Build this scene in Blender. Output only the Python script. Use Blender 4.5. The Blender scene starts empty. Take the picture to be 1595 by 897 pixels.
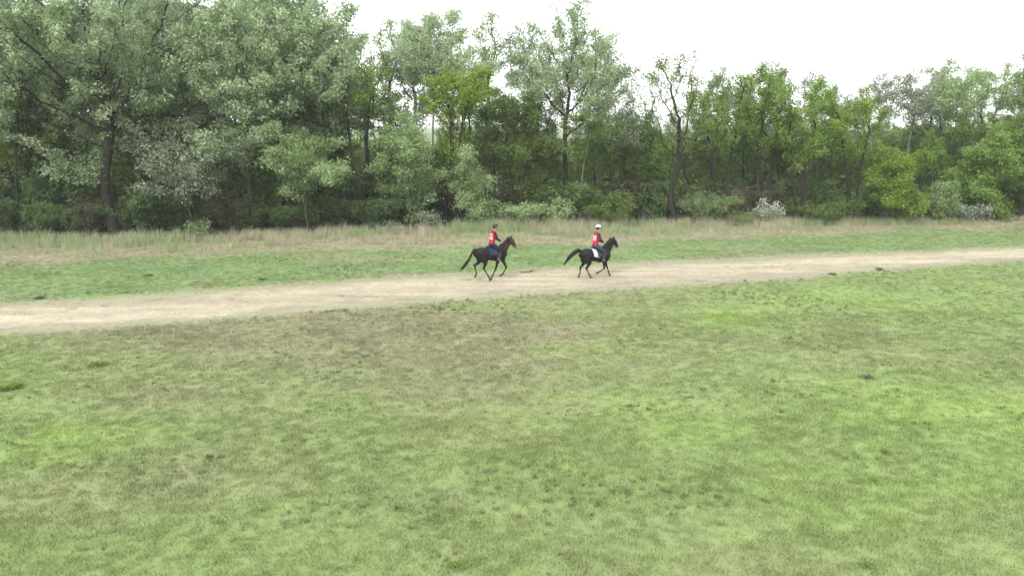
import bpy, math, random
import numpy as np
from mathutils import Vector, Matrix

S = bpy.context.scene
COL = S.collection
R = math.radians
rng = np.random.default_rng(11)
random.seed(11)

# ------------------------------------------------------------------ camera
F_PX, W_PX, H_PX = 1381.0, 1595.0, 897.0
CAM_H, HORIZON = 6.8, 195.0
PITCH = math.atan((H_PX / 2 - HORIZON) / F_PX)
cam_d = bpy.data.cameras.new('camera')
cam = bpy.data.objects.new('camera', cam_d)
COL.objects.link(cam)
cam.location = (0, 0, CAM_H)
cam.rotation_euler = (math.pi / 2 - PITCH, 0, 0)
cam_d.sensor_width = 36
cam_d.lens = 36 * F_PX / W_PX
cam_d.clip_end = 9000
S.camera = cam

# ------------------------------------------------------------------ sky, sun, exposure
SUN_EL, SUN_AZ = 40, 200            # azimuth measured clockwise from +Y
wd = bpy.data.worlds.new('World'); S.world = wd; wd.use_nodes = True
nt = wd.node_tree; nt.nodes.clear()
sky = nt.nodes.new('ShaderNodeTexSky'); sky.sky_type = 'NISHITA'; sky.sun_disc = False
sky.sun_elevation = R(SUN_EL); sky.sun_rotation = R(SUN_AZ)
sky.dust_density = 4; sky.air_density = 1.0
tc = nt.nodes.new('ShaderNodeTexCoord')
cn = nt.nodes.new('ShaderNodeTexNoise'); cn.inputs['Scale'].default_value = 2.2; cn.inputs['Detail'].default_value = 5
cr = nt.nodes.new('ShaderNodeValToRGB')
cr.color_ramp.elements[0].position = .3; cr.color_ramp.elements[0].color = (10.2, 10.6, 11.0, 1)
cr.color_ramp.elements[1].position = .7; cr.color_ramp.elements[1].color = (13.0, 13.0, 13.0, 1)
mx = nt.nodes.new('ShaderNodeMix'); mx.data_type = 'RGBA'; mx.inputs[0].default_value = .88
bg = nt.nodes.new('ShaderNodeBackground'); bg.inputs['Strength'].default_value = .1
wo = nt.nodes.new('ShaderNodeOutputWorld')
nt.links.new(tc.outputs['Generated'], cn.inputs['Vector'])
nt.links.new(cn.outputs['Fac'], cr.inputs['Fac'])
nt.links.new(sky.outputs['Color'], mx.inputs[6]); nt.links.new(cr.outputs['Color'], mx.inputs[7])
nt.links.new(mx.outputs[2], bg.inputs['Color']); nt.links.new(bg.outputs['Background'], wo.inputs['Surface'])

sl = bpy.data.lights.new('sun', 'SUN'); sl.energy = 1.5; sl.angle = R(18); sl.color = (1, .97, .92)
sun = bpy.data.objects.new('sun', sl); COL.objects.link(sun); sun.location = (-20, -20, 60)
sd = Vector((math.sin(R(SUN_AZ)) * math.cos(R(SUN_EL)), math.cos(R(SUN_AZ)) * math.cos(R(SUN_EL)), math.sin(R(SUN_EL))))
sun.rotation_euler = sd.to_track_quat('Z', 'Y').to_euler()
S.view_settings.view_transform = 'Standard'; S.view_settings.look = 'None'
S.view_settings.gamma = 1; S.view_settings.use_curve_mapping = False
S.view_settings.exposure = 1.0

# ------------------------------------------------------------------ helpers
def ray(u, v):
    dx, dy = (u - W_PX / 2) / F_PX, -(v - H_PX / 2) / F_PX
    c, s = math.cos(PITCH), math.sin(PITCH)
    return np.array([dx, c + dy * s, -s + dy * c])
def gp(u, v):                      # where the line of sight meets flat ground
    d = ray(u, v); t = CAM_H / -d[2]
    return d[0] * t, d[1] * t
def xat(u, Y, v=330):              # sideways position at a depth
    d = ray(u, v); return d[0] * Y / d[1]
def zat(v, Y):                     # height at a depth
    d = ray(W_PX / 2, v); return CAM_H + d[2] * Y / d[1]

_tables = {}
def vnoise(x, y, seed=0):
    x = np.asarray(x, float); y = np.asarray(y, float)
    if seed not in _tables: _tables[seed] = np.random.default_rng(1000 + seed).random((256, 256))
    T = _tables[seed]
    xi = np.floor(x).astype(int); yi = np.floor(y).astype(int)
    fx = x - xi; fy = y - yi
    fx = fx * fx * (3 - 2 * fx); fy = fy * fy * (3 - 2 * fy)
    a = T[xi % 256, yi % 256]; b = T[(xi + 1) % 256, yi % 256]
    c = T[xi % 256, (yi + 1) % 256]; d = T[(xi + 1) % 256, (yi + 1) % 256]
    return (a * (1 - fx) + b * fx) * (1 - fy) + (c * (1 - fx) + d * fx) * fy
def fbm(x, y, seed=0, oct=4):
    s = 0; a = .5; n = 0
    for k in range(oct):
        s = s + a * vnoise(np.asarray(x) * 2 ** k, np.asarray(y) * 2 ** k, seed + k); n += a; a *= .55
    return s / n
def sstep(a, b, x):
    t = np.clip((x - a) / (b - a), 0, 1); return t * t * (3 - 2 * t)

def mesh_np(name, verts, faces, smooth=False):
    """verts (n,3); faces (m,k) integer array of one polygon size"""
    me = bpy.data.meshes.new(name)
    verts = np.asarray(verts, np.float32); faces = np.asarray(faces, np.int32)
    m, k = faces.shape
    me.vertices.add(len(verts)); me.vertices.foreach_set('co', verts.ravel())
    me.loops.add(m * k); me.loops.foreach_set('vertex_index', faces.ravel())
    me.polygons.add(m); me.polygons.foreach_set('loop_start', np.arange(m, dtype=np.int32) * k)
    try: me.polygons.foreach_set('loop_total', np.full(m, k, np.int32))
    except Exception: pass
    if smooth: me.polygons.foreach_set('use_smooth', np.ones(m, bool))
    me.update(calc_edges=True)
    return me
def set_col(me, cols, name='col'):
    a = me.color_attributes.new(name, 'FLOAT_COLOR', 'POINT')
    c = np.ones((len(me.vertices), 4), np.float32); c[:, :3] = cols
    a.data.foreach_set('color', c.ravel())
def obj(name, me, mat=None, parent=None):
    o = bpy.data.objects.new(name, me); COL.objects.link(o)
    if mat and not me.materials: me.materials.append(mat)
    if parent: o.parent = parent
    return o
def tag(o, label=None, cat=None, group=None, kind=None):
    if label: o['label'] = label
    if cat: o['category'] = cat
    if group: o['group'] = group
    if kind: o['kind'] = kind
    return o
def empty(name, loc, rz=0):
    o = bpy.data.objects.new(name, None); COL.objects.link(o)
    o.location = loc; o.rotation_euler = (0, 0, rz); o.empty_display_size = .3
    return o

# ------------------------------------------------------------------ materials
def new_mat(name):
    m = bpy.data.materials.new(name); m.use_nodes = True
    n = m.node_tree; n.nodes.clear()
    out = n.nodes.new('ShaderNodeOutputMaterial')
    return m, n, out
def plain(name, col, rough=.6, spec=.3, noise=0, nscale=20, bump=0):
    m, n, out = new_mat(name)
    b = n.nodes.new('ShaderNodeBsdfPrincipled'); b.inputs['Roughness'].default_value = rough
    b.inputs['Specular IOR Level'].default_value = spec
    b.inputs['Base Color'].default_value = (*col, 1)
    if noise or bump:
        t = n.nodes.new('ShaderNodeTexCoord'); z = n.nodes.new('ShaderNodeTexNoise')
        z.inputs['Scale'].default_value = nscale; z.inputs['Detail'].default_value = 4
        n.links.new(t.outputs['Object'], z.inputs['Vector'])
        h = n.nodes.new('ShaderNodeHueSaturation'); h.inputs['Color'].default_value = (*col, 1)
        mr = n.nodes.new('ShaderNodeMapRange'); mr.inputs[1].default_value = .3; mr.inputs[2].default_value = .7
        mr.inputs[3].default_value = 1 - noise; mr.inputs[4].default_value = 1 + noise
        n.links.new(z.outputs['Fac'], mr.inputs[0]); n.links.new(mr.outputs[0], h.inputs['Value'])
        n.links.new(h.outputs['Color'], b.inputs['Base Color'])
        if bump:
            bp = n.nodes.new('ShaderNodeBump'); bp.inputs['Strength'].default_value = bump
            n.links.new(z.outputs['Fac'], bp.inputs['Height']); n.links.new(bp.outputs['Normal'], b.inputs['Normal'])
    n.links.new(b.outputs[0], out.inputs[0])
    return m
def attr_mat(name, rough=.9, fine=0, fscale=30, bump=0, spec=.15, sheen=0):
    """base colour from the vertex colours, with fine procedural variation and relief"""
    m, n, out = new_mat(name)
    a = n.nodes.new('ShaderNodeAttribute'); a.attribute_name = 'col'
    b = n.nodes.new('ShaderNodeBsdfPrincipled'); b.inputs['Roughness'].default_value = rough
    b.inputs['Specular IOR Level'].default_value = spec
    src = a.outputs['Color']
    if fine:
        g = n.nodes.new('ShaderNodeNewGeometry')
        z = n.nodes.new('ShaderNodeTexNoise'); z.inputs['Scale'].default_value = fscale; z.inputs['Detail'].default_value = 6
        z.inputs['Roughness'].default_value = .65
        n.links.new(g.outputs['Position'], z.inputs['Vector'])
        mr = n.nodes.new('ShaderNodeMapRange'); mr.inputs[1].default_value = .3; mr.inputs[2].default_value = .7
        mr.inputs[3].default_value = 1 - fine; mr.inputs[4].default_value = 1 + fine
        h = n.nodes.new('ShaderNodeHueSaturation')
        n.links.new(z.outputs['Fac'], mr.inputs[0]); n.links.new(mr.outputs[0], h.inputs['Value'])
        n.links.new(src, h.inputs['Color']); src = h.outputs['Color']
        if bump:
            bp = n.nodes.new('ShaderNodeBump'); bp.inputs['Strength'].default_value = bump; bp.inputs['Distance'].default_value = .05
            n.links.new(z.outputs['Fac'], bp.inputs['Height']); n.links.new(bp.outputs['Normal'], b.inputs['Normal'])
    n.links.new(src, b.inputs['Base Color'])
    n.links.new(b.outputs[0], out.inputs[0])
    return m
def leaf_mat(name, c0, c1, c2, trans=.35, rough=.6, instancer=False):
    """leaf colour varies from leaf to leaf between three tones"""
    m, n, out = new_mat(name)
    a = n.nodes.new('ShaderNodeAttribute'); a.attribute_name = 'tint'
    rp = n.nodes.new('ShaderNodeValToRGB'); e = rp.color_ramp.elements
    e[0].position = 0; e[0].color = (*c0, 1); e[1].position = 1; e[1].color = (*c2, 1)
    k = e.new(.5); k.color = (*c1, 1)
    n.links.new(a.outputs['Fac'], rp.inputs['Fac'])
    d = n.nodes.new('ShaderNodeBsdfPrincipled'); d.inputs['Roughness'].default_value = rough
    d.inputs['Specular IOR Level'].default_value = .25
    t = n.nodes.new('ShaderNodeBsdfTranslucent'); x = n.nodes.new('ShaderNodeMixShader'); x.inputs[0].default_value = trans
    n.links.new(rp.outputs[0], d.inputs['Base Color']); n.links.new(rp.outputs[0], t.inputs['Color'])
    n.links.new(d.outputs[0], x.inputs[1]); n.links.new(t.outputs[0], x.inputs[2]); n.links.new(x.outputs[0], out.inputs[0])
    return m
def blade_mat(name, trans=.3):
    """grass blade: colour carried by each instanced tuft"""
    m, n, out = new_mat(name)
    a = n.nodes.new('ShaderNodeAttribute'); a.attribute_name = 'col'; a.attribute_type = 'INSTANCER'
    d = n.nodes.new('ShaderNodeBsdfPrincipled'); d.inputs['Roughness'].default_value = .7; d.inputs['Specular IOR Level'].default_value = .2
    t = n.nodes.new('ShaderNodeBsdfTranslucent'); x = n.nodes.new('ShaderNodeMixShader'); x.inputs[0].default_value = trans
    n.links.new(a.outputs['Color'], d.inputs['Base Color']); n.links.new(a.outputs['Color'], t.inputs['Color'])
    n.links.new(d.outputs[0], x.inputs[1]); n.links.new(t.outputs[0], x.inputs[2]); n.links.new(x.outputs[0], out.inputs[0])
    return m

M = {}
M['ground'] = attr_mat('meadow_soil', fine=.12, fscale=9, bump=.3)
M['track'] = attr_mat('dusty_earth', fine=.18, fscale=5, bump=.8)
M['blade'] = blade_mat('grass_blade')
M['silver'] = leaf_mat('silvery_leaf', (0.175, 0.245, 0.12), (0.3, 0.395, 0.21), (0.5, 0.58, 0.375), .46)
M['pale'] = leaf_mat('pale_green_leaf', (0.165, 0.24, 0.09), (0.285, 0.39, 0.165), (0.43, 0.535, 0.29), .46)
M['yellow'] = leaf_mat('fresh_yellow_green_leaf', (0.115, 0.19, 0.028), (0.2, 0.3, 0.045), (0.3, 0.4, 0.075), .46)
M['green'] = leaf_mat('mid_green_leaf', (0.095, 0.165, 0.034), (0.165, 0.265, 0.054), (0.245, 0.36, 0.09), .46)
M['olive'] = leaf_mat('olive_green_leaf', (0.075, 0.125, 0.03), (0.135, 0.2, 0.05), (0.2, 0.275, 0.075), .46)
M['dark'] = leaf_mat('dark_shade_leaf', (0.065, 0.112, 0.036), (0.11, 0.18, 0.06), (0.165, 0.245, 0.088), .46)
M['blossom'] = leaf_mat('white_blossom', (0.16, 0.22, 0.115), (0.33, 0.39, 0.27), (0.58, 0.61, 0.51), .46)
M['bare'] = leaf_mat('sparse_bud_leaf', (0.14, 0.19, 0.11), (0.24, 0.29, 0.19), (0.36, 0.41, 0.29), .46)
M['twig'] = leaf_mat('brownish_twig_leaf', (.07, .065, .04), (.12, .115, .07), (.17, .18, .10), .46)
M['bark'] = plain('dark_bark', (.030, .027, .023), .95, .1, .35, 6, .5)
M['greybark'] = plain('grey_brown_bark', (.06, .055, .047), .95, .1, .35, 6, .5)
M['palebark'] = plain('pale_bark', (.16, .15, .125), .95, .1, .3, 6, .4)

# ------------------------------------------------------------------ layout lines across the field
def line(pts):
    g = [gp(*p) for p in pts]
    xs = np.array([p[0] for p in g]); ys = np.array([p[1] for p in g])
    # carry the ends on with their own slope
    s0 = (ys[1] - ys[0]) / (xs[1] - xs[0]); s1 = (ys[-1] - ys[-2]) / (xs[-1] - xs[-2])
    xs = np.concatenate([[xs[0] - 60], xs, [xs[-1] + 60]])
    ys = np.concatenate([[ys[0] - 60 * s0], ys, [ys[-1] + 60 * s1]])
    xd = np.linspace(xs[0], xs[-1], 900); yd = np.interp(xd, xs, ys)
    k = np.ones(60) / 60; yd = np.convolve(np.pad(yd, 30, 'edge'), k, 'same')[30:-30]
    return lambda x: np.interp(x, xd, yd)
Y_LOW = line([(-60, 519), (170, 506), (380, 491), (560, 475), (800, 457), (960, 446), (1150, 436), (1300, 425), (1450, 413), (1640, 400)])
Y_UP = line([(-60, 484), (170, 470), (380, 455), (560, 441), (800, 425), (960, 414), (1150, 407), (1300, 401), (1450, 394), (1640, 386)])
Y_BAND = line([(-60, 408), (250, 402), (530, 388), (800, 384), (1060, 373), (1300, 364), (1500, 357), (1660, 352)])
Y_WOOD = line([(-60, 384), (250, 379), (530, 370), (800, 362), (1060, 356), (1300, 352), (1500, 348), (1660, 345)])

def gz(x, y):
    x = np.asarray(x, float); y = np.asarray(y, float)
    a = (fbm(x / 9 + 40, y / 9 + 40, 50, 2) - .5) * .16
    near = sstep(95, 70, np.abs(x)) * sstep(130, 90, y)
    return a * near

def field_colour(x, y):
    """what grows where: colour of the turf and soil"""
    x = np.asarray(x, float); y = np.asarray(y, float)
    n1 = fbm(x / 5 + y * .06, y / 3.2, 1, 4); n2 = fbm(x / 1.3, y / 1.0, 7, 4); n3 = fbm(x / 14, y / 7, 13, 3)
    C = lambda *c: np.array(c)
    green, dry, lush, cool = C(.172, .228, .083), C(.200, .196, .114), C(.205, .288, .077), C(.158, .222, .090)
    def mixc(a, b, t): return a + (b - a) * t[..., None]
    c = np.broadcast_to(green, x.shape + (3,)).copy()
    d = sstep(.42, .68, n1 * .75 + n3 * .25)
    def blob(u, v, ru, rv):
        cx, cy = gp(u, v); x1, _ = gp(u + ru, v); _, y1 = gp(u, v - rv)
        return np.exp(-(((x - cx) / (x1 - cx)) ** 2 + ((y - cy) / (y1 - cy)) ** 2))
    drymask = d * .42 + 1.15 * blob(640, 525, 360, 52) + .8 * blob(250, 510, 300, 28) + .5 * blob(1000, 465, 200, 14) + .5 * blob(330, 735, 210, 50) + .55 * blob(250, 620, 140, 25) + .3 * blob(700, 780, 170, 30)
    lushm = .9 * blob(1140, 497, 70, 18) + .8 * blob(900, 545, 110, 14) + .6 * blob(100, 690, 110, 40) + .6 * blob(1480, 640, 200, 50) \
        + .45 * blob(900, 660, 260, 30) + .4 * blob(1300, 470, 160, 14) + .4 * blob(1450, 820, 250, 90)
    lushm = np.clip(lushm * (.35 + 1.2 * n2) + sstep(.60, .74, n2) * .22, 0, 1)
    c = mixc(c, dry, np.clip(drymask * (.55 + .8 * n2), 0, 1))
    c = mixc(c, lush, lushm * (1 - .5 * np.clip(drymask, 0, 1)))
    yl, yu, yb, yw = Y_LOW(x), Y_UP(x), Y_BAND(x), Y_WOOD(x)
    # cooler, greener verge between the track and the dry band
    v = sstep(.3, 2.2, y - yu + (n1 - .5) * 3)
    c = mixc(c, mixc(cool, dry, sstep(.5, .7, n1) * .5), v)
    # worn fringe along the track
    worn = C(.255, .238, .168)
    f = np.maximum(sstep(1.5, 0, yl - y + (n2 - .5) * 2.2) * (y < (yl + yu) / 2), sstep(1.9, .2, y - yu + (n2 - .5) * 2.4) * (y >= (yl + yu) / 2))
    c = mixc(c, worn, f * .9)
    b = sstep(-2.2, 1.6, y - yb + (n1 - .5) * 5)
    c = mixc(c, C(.27, .25, .165), b)
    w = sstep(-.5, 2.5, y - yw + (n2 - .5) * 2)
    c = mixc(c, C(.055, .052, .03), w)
    far = sstep(115, 200, y)
    c = mixc(c, C(.12, .16, .07), far)
    return np.clip(c * (1 + (n2[..., None] - .5) * .22), .01, .8)

# ------------------------------------------------------------------ ground sheet
def axis(lo, hi, step, far):
    a = list(np.arange(lo, hi + .001, step)); s = step
    while a[-1] < far: s *= 1.35; a.append(a[-1] + s)
    s = step
    while a[0] > -far: s *= 1.35; a.insert(0, a[0] - s)
    return np.array(a)
gx = axis(-42, 46, .3, 4000); gy = axis(9, 72, .3, 4000)
X, Y = np.meshgrid(gx, gy); X, Y = X.ravel(), Y.ravel()
nx, ny = len(gx), len(gy)
ii, jj = np.meshgrid(np.arange(nx - 1), np.arange(ny - 1)); q = (jj * nx + ii).ravel()
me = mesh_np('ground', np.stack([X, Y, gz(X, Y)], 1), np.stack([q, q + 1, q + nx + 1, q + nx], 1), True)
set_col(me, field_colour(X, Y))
tag(obj('ground', me, M['ground']), kind='structure')

# ------------------------------------------------------------------ dirt track: ragged-edged sheet with shallow wheel lines
tx = np.arange(-46, 52, .14); na = 27
s = np.linspace(0, 1, na)
el = Y_LOW(tx) + (fbm(tx / 1.6, tx * 0 + 3, 21, 4) - .5) * 1.0
eu = Y_UP(tx) + (fbm(tx / 1.4, tx * 0 + 9, 27, 4) - .5) * 1.3
TX = np.repeat(tx, na); TY = (el[:, None] + (eu - el)[:, None] * s).ravel(); TS = np.tile(s, len(tx))
tn = fbm(TX / 6, TY / .45, 33, 4); tn2 = fbm(TX / .7, TY / .5, 37, 4)
rut = np.exp(-((TS - .3) / .09) ** 2) + np.exp(-((TS - .68) / .09) ** 2)
TZ = gz(TX, TY) + .022 - .012 * rut + .008 * (tn2 - .5) - .05 * sstep(.05, 0, np.minimum(TS, 1 - TS))
bare = np.array([.315, .28, .20]); worn = np.array([.25, .235, .165]); pinkish = np.array([.305, .262, .20])
tcol = bare + (worn - bare) * (sstep(.22, 0, np.minimum(TS, 1 - TS) + (tn2 - .5) * .25))[:, None]
tcol = tcol + (pinkish - tcol) * (sstep(.5, .7, fbm(TX / 8, TY / 2, 41, 3)) * .6)[:, None]
tcol = tcol * (1 + (tn - .5) * .6 + (tn2 - .5) * .4 + .05 * rut)[:, None]
a, b = np.meshgrid(np.arange(len(tx) - 1), np.arange(na - 1)); q = (a * na + b).ravel()
me = mesh_np('dirt_track', np.stack([TX, TY, TZ], 1), np.stack([q, q + na, q + na + 1, q + 1], 1), True)
set_col(me, tcol)
tag(obj('dirt_track', me, M['track']), kind='structure')

# ------------------------------------------------------------------ grass (instanced tufts; far too many to count)
def tuft_mesh(name, n, h, spread, width, lean, rs):
    r = np.random.default_rng(rs); V = []; Fc = []
    for i in range(n):
        a = r.uniform(0, 6.283); d = spread * math.sqrt(r.random()); p = np.array([d * math.cos(a), d * math.sin(a), -.01])
        hh = h * r.uniform(.55, 1.1); ld = r.uniform(0, 6.283); l = lean * hh * r.uniform(.2, 1.2)
        wv = np.array([-math.sin(ld + r.normal(0, .8)), math.cos(ld), 0]) * width * r.uniform(.7, 1.2)
        mid = p + np.array([math.cos(ld) * l * .35, math.sin(ld) * l * .35, hh * .6]); tip = p + np.array([math.cos(ld) * l, math.sin(ld) * l, hh])
        k = len(V); V += [p - wv / 2, p + wv / 2, mid + wv * .38, mid - wv * .38, tip]
        Fc += [(k, k + 1, k + 2), (k, k + 2, k + 3), (k + 3, k + 2, k + 4)]
    me = mesh_np(name, V, Fc); me.materials.append(M['blade']); return me

def scatter_object(name, pts, rot, scl, idx, cols, meshes):
    """one object whose tufts are instanced on the points of its mesh"""
    me = bpy.data.meshes.new(name); me.vertices.add(len(pts)); me.vertices.foreach_set('co', np.asarray(pts, np.float32).ravel())
    def at_(n, ty, dat, key='value'):
        a = me.attributes.new(n, ty, 'POINT'); a.data.foreach_set(key, dat)
    at_('rot', 'FLOAT_VECTOR', np.asarray(rot, np.float32).ravel(), 'vector'); at_('scl', 'FLOAT', np.asarray(scl, np.float32))
    at_('idx', 'INT', np.asarray(idx, np.int32))
    c = np.ones((len(pts), 4), np.float32); c[:, :3] = cols
    at_('col', 'FLOAT_COLOR', c.ravel(), 'color')
    o = obj(name, me)
    me.materials.append(M['blade'])
    g = bpy.data.node_groups.new(name + '_nodes', 'GeometryNodeTree')
    g.interface.new_socket('Geometry', in_out='INPUT', socket_type='NodeSocketGeometry')
    g.interface.new_socket('Geometry', in_out='OUTPUT', socket_type='NodeSocketGeometry')
    gi = g.nodes.new('NodeGroupInput'); go = g.nodes.new('NodeGroupOutput')
    ip = g.nodes.new('GeometryNodeInstanceOnPoints'); ip.inputs['Pick Instance'].default_value = True
    jn = g.nodes.new('GeometryNodeGeometryToInstance')
    for m_ in reversed(meshes):
        src = bpy.data.objects.new(m_.name, m_)
        oi = g.nodes.new('GeometryNodeObjectInfo'); oi.inputs['Object'].default_value = src
        g.links.new(oi.outputs['Geometry'], jn.inputs[0])
    def na_(n, ty):
        x = g.nodes.new('GeometryNodeInputNamedAttribute'); x.data_type = ty; x.inputs['Name'].default_value = n; return x.outputs['Attribute']
    g.links.new(gi.outputs[0], ip.inputs['Points']); g.links.new(jn.outputs[0], ip.inputs['Instance'])
    g.links.new(na_('idx', 'INT'), ip.inputs['Instance Index']); g.links.new(na_('rot', 'FLOAT_VECTOR'), ip.inputs['Rotation'])
    g.links.new(na_('scl', 'FLOAT'), ip.inputs['Scale']); g.links.new(ip.outputs[0], go.inputs[0])
    md = o.modifiers.new('scatter', 'NODES'); md.node_group = g
    return o

short = [tuft_mesh('short_tuft_%d' % i, 16, .085, .17, .011, .8, 60 + i) for i in range(4)]
weed = [tuft_mesh('weed_tuft_%d' % i, 26, .16, .10, .016, .9, 80 + i) for i in range(3)]
tall = [tuft_mesh('tall_tuft_%d' % i, 18, .78, .20, .012, .45, 90 + i) for i in range(4)]

def view_points(y0, y1, dens, margin=1.12):
    """random ground points inside (a little more than) the field of view"""
    half = (W_PX / 2) / F_PX * margin
    n = int((y1 ** 2 - y0 ** 2) * half * dens + 8 * (y1 - y0) * dens)
    y = np.sqrt(rng.uniform(y0 ** 2, y1 ** 2, n)); x = rng.uniform(-1, 1, n) * (half * y + 2)
    return x, y
bx, by = [], []
for (a_, b_, dn) in ((10.5, 20, 75), (20, 32, 55), (32, 62, 34)):
    x, y = view_points(a_, b_, dn); bx.append(x); by.append(y)
bx = np.concatenate(bx); by = np.concatenate(by)
on_track = sstep(-.35, .35, by - Y_LOW(bx) + (fbm(bx / .8, by / .8, 61, 3) - .5) * 1.6) * sstep(-.35, .35, Y_UP(bx) - by + (fbm(bx / .8, by / .8, 67, 3) - .5) * 1.8)
fringe = np.maximum(sstep(1.3, 0, np.abs(by - Y_LOW(bx))), sstep(1.6, 0, np.abs(by - Y_UP(bx))))
keep = (rng.random(len(bx)) > on_track * (.985 - .5 * sstep(.66, .8, fbm(bx / 1.1, by / .5, 63, 3))) + .45 * fringe * (1 - on_track)) & (by < Y_WOOD(bx) + 1)
bx, by = bx[keep], by[keep]
def tuftset(x, y, tilt=.15):
    n = len(x)
    return np.stack([x, y, gz(x, y)], 1), np.stack([rng.normal(0, tilt, n), rng.normal(0, tilt, n), rng.uniform(0, 6.283, n)], 1)
p, r = tuftset(bx, by)
cc = field_colour(bx, by) * rng.uniform(.92, 1.22, len(bx))[:, None]
hvar = .5 + .65 * fbm(bx / 1.6, by / 1.6, 71, 3)
hvar *= 1 - .5 * fringe[keep]
tag(scatter_object('meadow_grass', p, r, hvar, rng.integers(0, 4, len(bx)), cc, short), 'short mottled green meadow grass on both sides of the track', 'grass', kind='stuff')

# low weeds growing in loose drifts through the meadow
wx, wy = view_points(10.5, 46, 11)
drift = fbm(wx / 2.4, wy / 1.7, 75, 4)
k = (rng.random(len(wx)) < .10 + .75 * sstep(.5, .66, drift)) & ((wy < Y_LOW(wx) - .5) | (wy > Y_UP(wx) + 1.2)) & (wy < Y_BAND(wx))
wx, wy, drift = wx[k], wy[k], drift[k]
p, r = tuftset(wx, wy)
kinds = np.array([[.105, .155, .052], [.14, .20, .065], [.17, .25, .075], [.30, .31, .20], [.24, .22, .13]])
wk = rng.choice(5, len(wx), p=[.26, .30, .22, .12, .10])
wc = kinds[wk] * rng.uniform(.8, 1.25, len(wx))[:, None]
ws = rng.uniform(.2, .62, len(wx)) * (.7 + .6 * sstep(.55, .7, drift)) + (rng.random(len(wx)) < .04) * .35
tag(scatter_object('meadow_weeds', p, r, ws, rng.integers(0, 3, len(wx)), wc, weed), 'low dark and pale weeds dotted through the meadow grass', 'weeds', kind='stuff')

# tall dry grass along the edge of the wood
x = rng.uniform(-44, 50, 15000); t = rng.random(15000)
y = Y_BAND(x) + (Y_WOOD(x) + 2.2 - Y_BAND(x)) * t + rng.normal(0, .35, len(x))
k = rng.random(len(x)) < (.35 + .65 * sstep(0, .5, t)) * sstep(.25, .55, fbm(x / 2.5, y / 1.5, 77, 3)); x, y, t = x[k], y[k], t[k]
p, r = tuftset(x, y, .12)
tc_ = np.array([.40, .365, .26]) + (np.array([.27, .34, .17]) - np.array([.40, .365, .26])) * (sstep(.38, .62, fbm(x / 3, y / 2, 79, 4)) * .95)[:, None]
tc_ = tc_ * rng.uniform(.75, 1.3, len(x))[:, None]
hs = (.28 + .78 * t) * (.35 + 1.15 * fbm(x / 2.2, y / 2.2, 83, 4)) * rng.uniform(.7, 1.15, len(x)) * (1 - .35 * sstep(10, 40, x))
tag(scatter_object('dry_grass', p, r, hs, rng.integers(0, 4, len(x)), tc_, tall), 'tall straw coloured dry grass in front of the wood', 'dry grass', kind='stuff')

# ------------------------------------------------------------------ trees: branches grown towards points of an uneven crown
def crown_points(r, n, cx, cy, zc, rx, ry, rz, lobes):
    """points filling a crown made of a core and many uneven, differently sized boughs"""
    R3 = np.array([rx, ry, rz]); c0 = np.array([cx, cy, zc])
    cen = [c0 + r.normal(0, .08, 3) * R3]; rad = [R3 * r.uniform(.55, .66)]
    for i in range(lobes * 2):
        d = r.normal(size=3); d /= np.linalg.norm(d); d[2] = d[2] * .95 + .05
        cen.append(c0 + d * R3 * r.uniform(.45, 1.02))
        rad.append(R3 * r.uniform(.13, .38) * r.uniform(.7, 1.3, 3))
    w = np.array([np.prod(a) ** .72 for a in rad]); w /= w.sum()
    k = r.choice(len(cen), n, p=w); d = r.normal(size=(n, 3)); d /= np.linalg.norm(d, axis=1)[:, None]
    d *= (r.random(n) ** .40)[:, None]
    return np.array(cen)[k] + d * np.array(rad)[k]

def grow(r, stems, att, step, kill, maxit=110, up=.12, jitter=.22):
    P, par = [], []
    for st in stems:
        prev = -1
        for q_ in st:
            P.append(np.array(q_, float)); par.append(prev); prev = len(P) - 1
    P = np.array(P); par = list(par)
    D = np.linalg.norm(att[:, None] - P[None], axis=2); best = D.argmin(1); bd = D.min(1)
    cnt = np.zeros(len(P), int)
    for it in range(maxit):
        if len(att) == 0: break
        v = att - P[best]; v /= np.linalg.norm(v, axis=1)[:, None] + 1e-6
        acc = np.zeros((len(P), 3)); np.add.at(acc, best, v)
        nd = np.unique(best); nd = nd[cnt[nd] < 4]
        if len(nd) == 0: break
        g = acc[nd]; g /= np.linalg.norm(g, axis=1)[:, None] + 1e-6
        g = g + np.array([0, 0, up]) + r.normal(0, jitter, g.shape); g /= np.linalg.norm(g, axis=1)[:, None]
        cnt[nd] += 1
        new = P[nd] + g * step; k0 = len(P)
        P = np.concatenate([P, new]); par += [int(i) for i in nd]; cnt = np.concatenate([cnt, np.zeros(len(nd), int)])
        Dn = np.linalg.norm(att[:, None] - new[None], axis=2)
        b2 = Dn.argmin(1); m2 = Dn.min(1); u_ = m2 < bd
        best[u_] = b2[u_] + k0; bd = np.minimum(bd, m2)
        ok = bd > kill; att, best, bd = att[ok], best[ok], bd[ok]
    return P, np.array(par)

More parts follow.
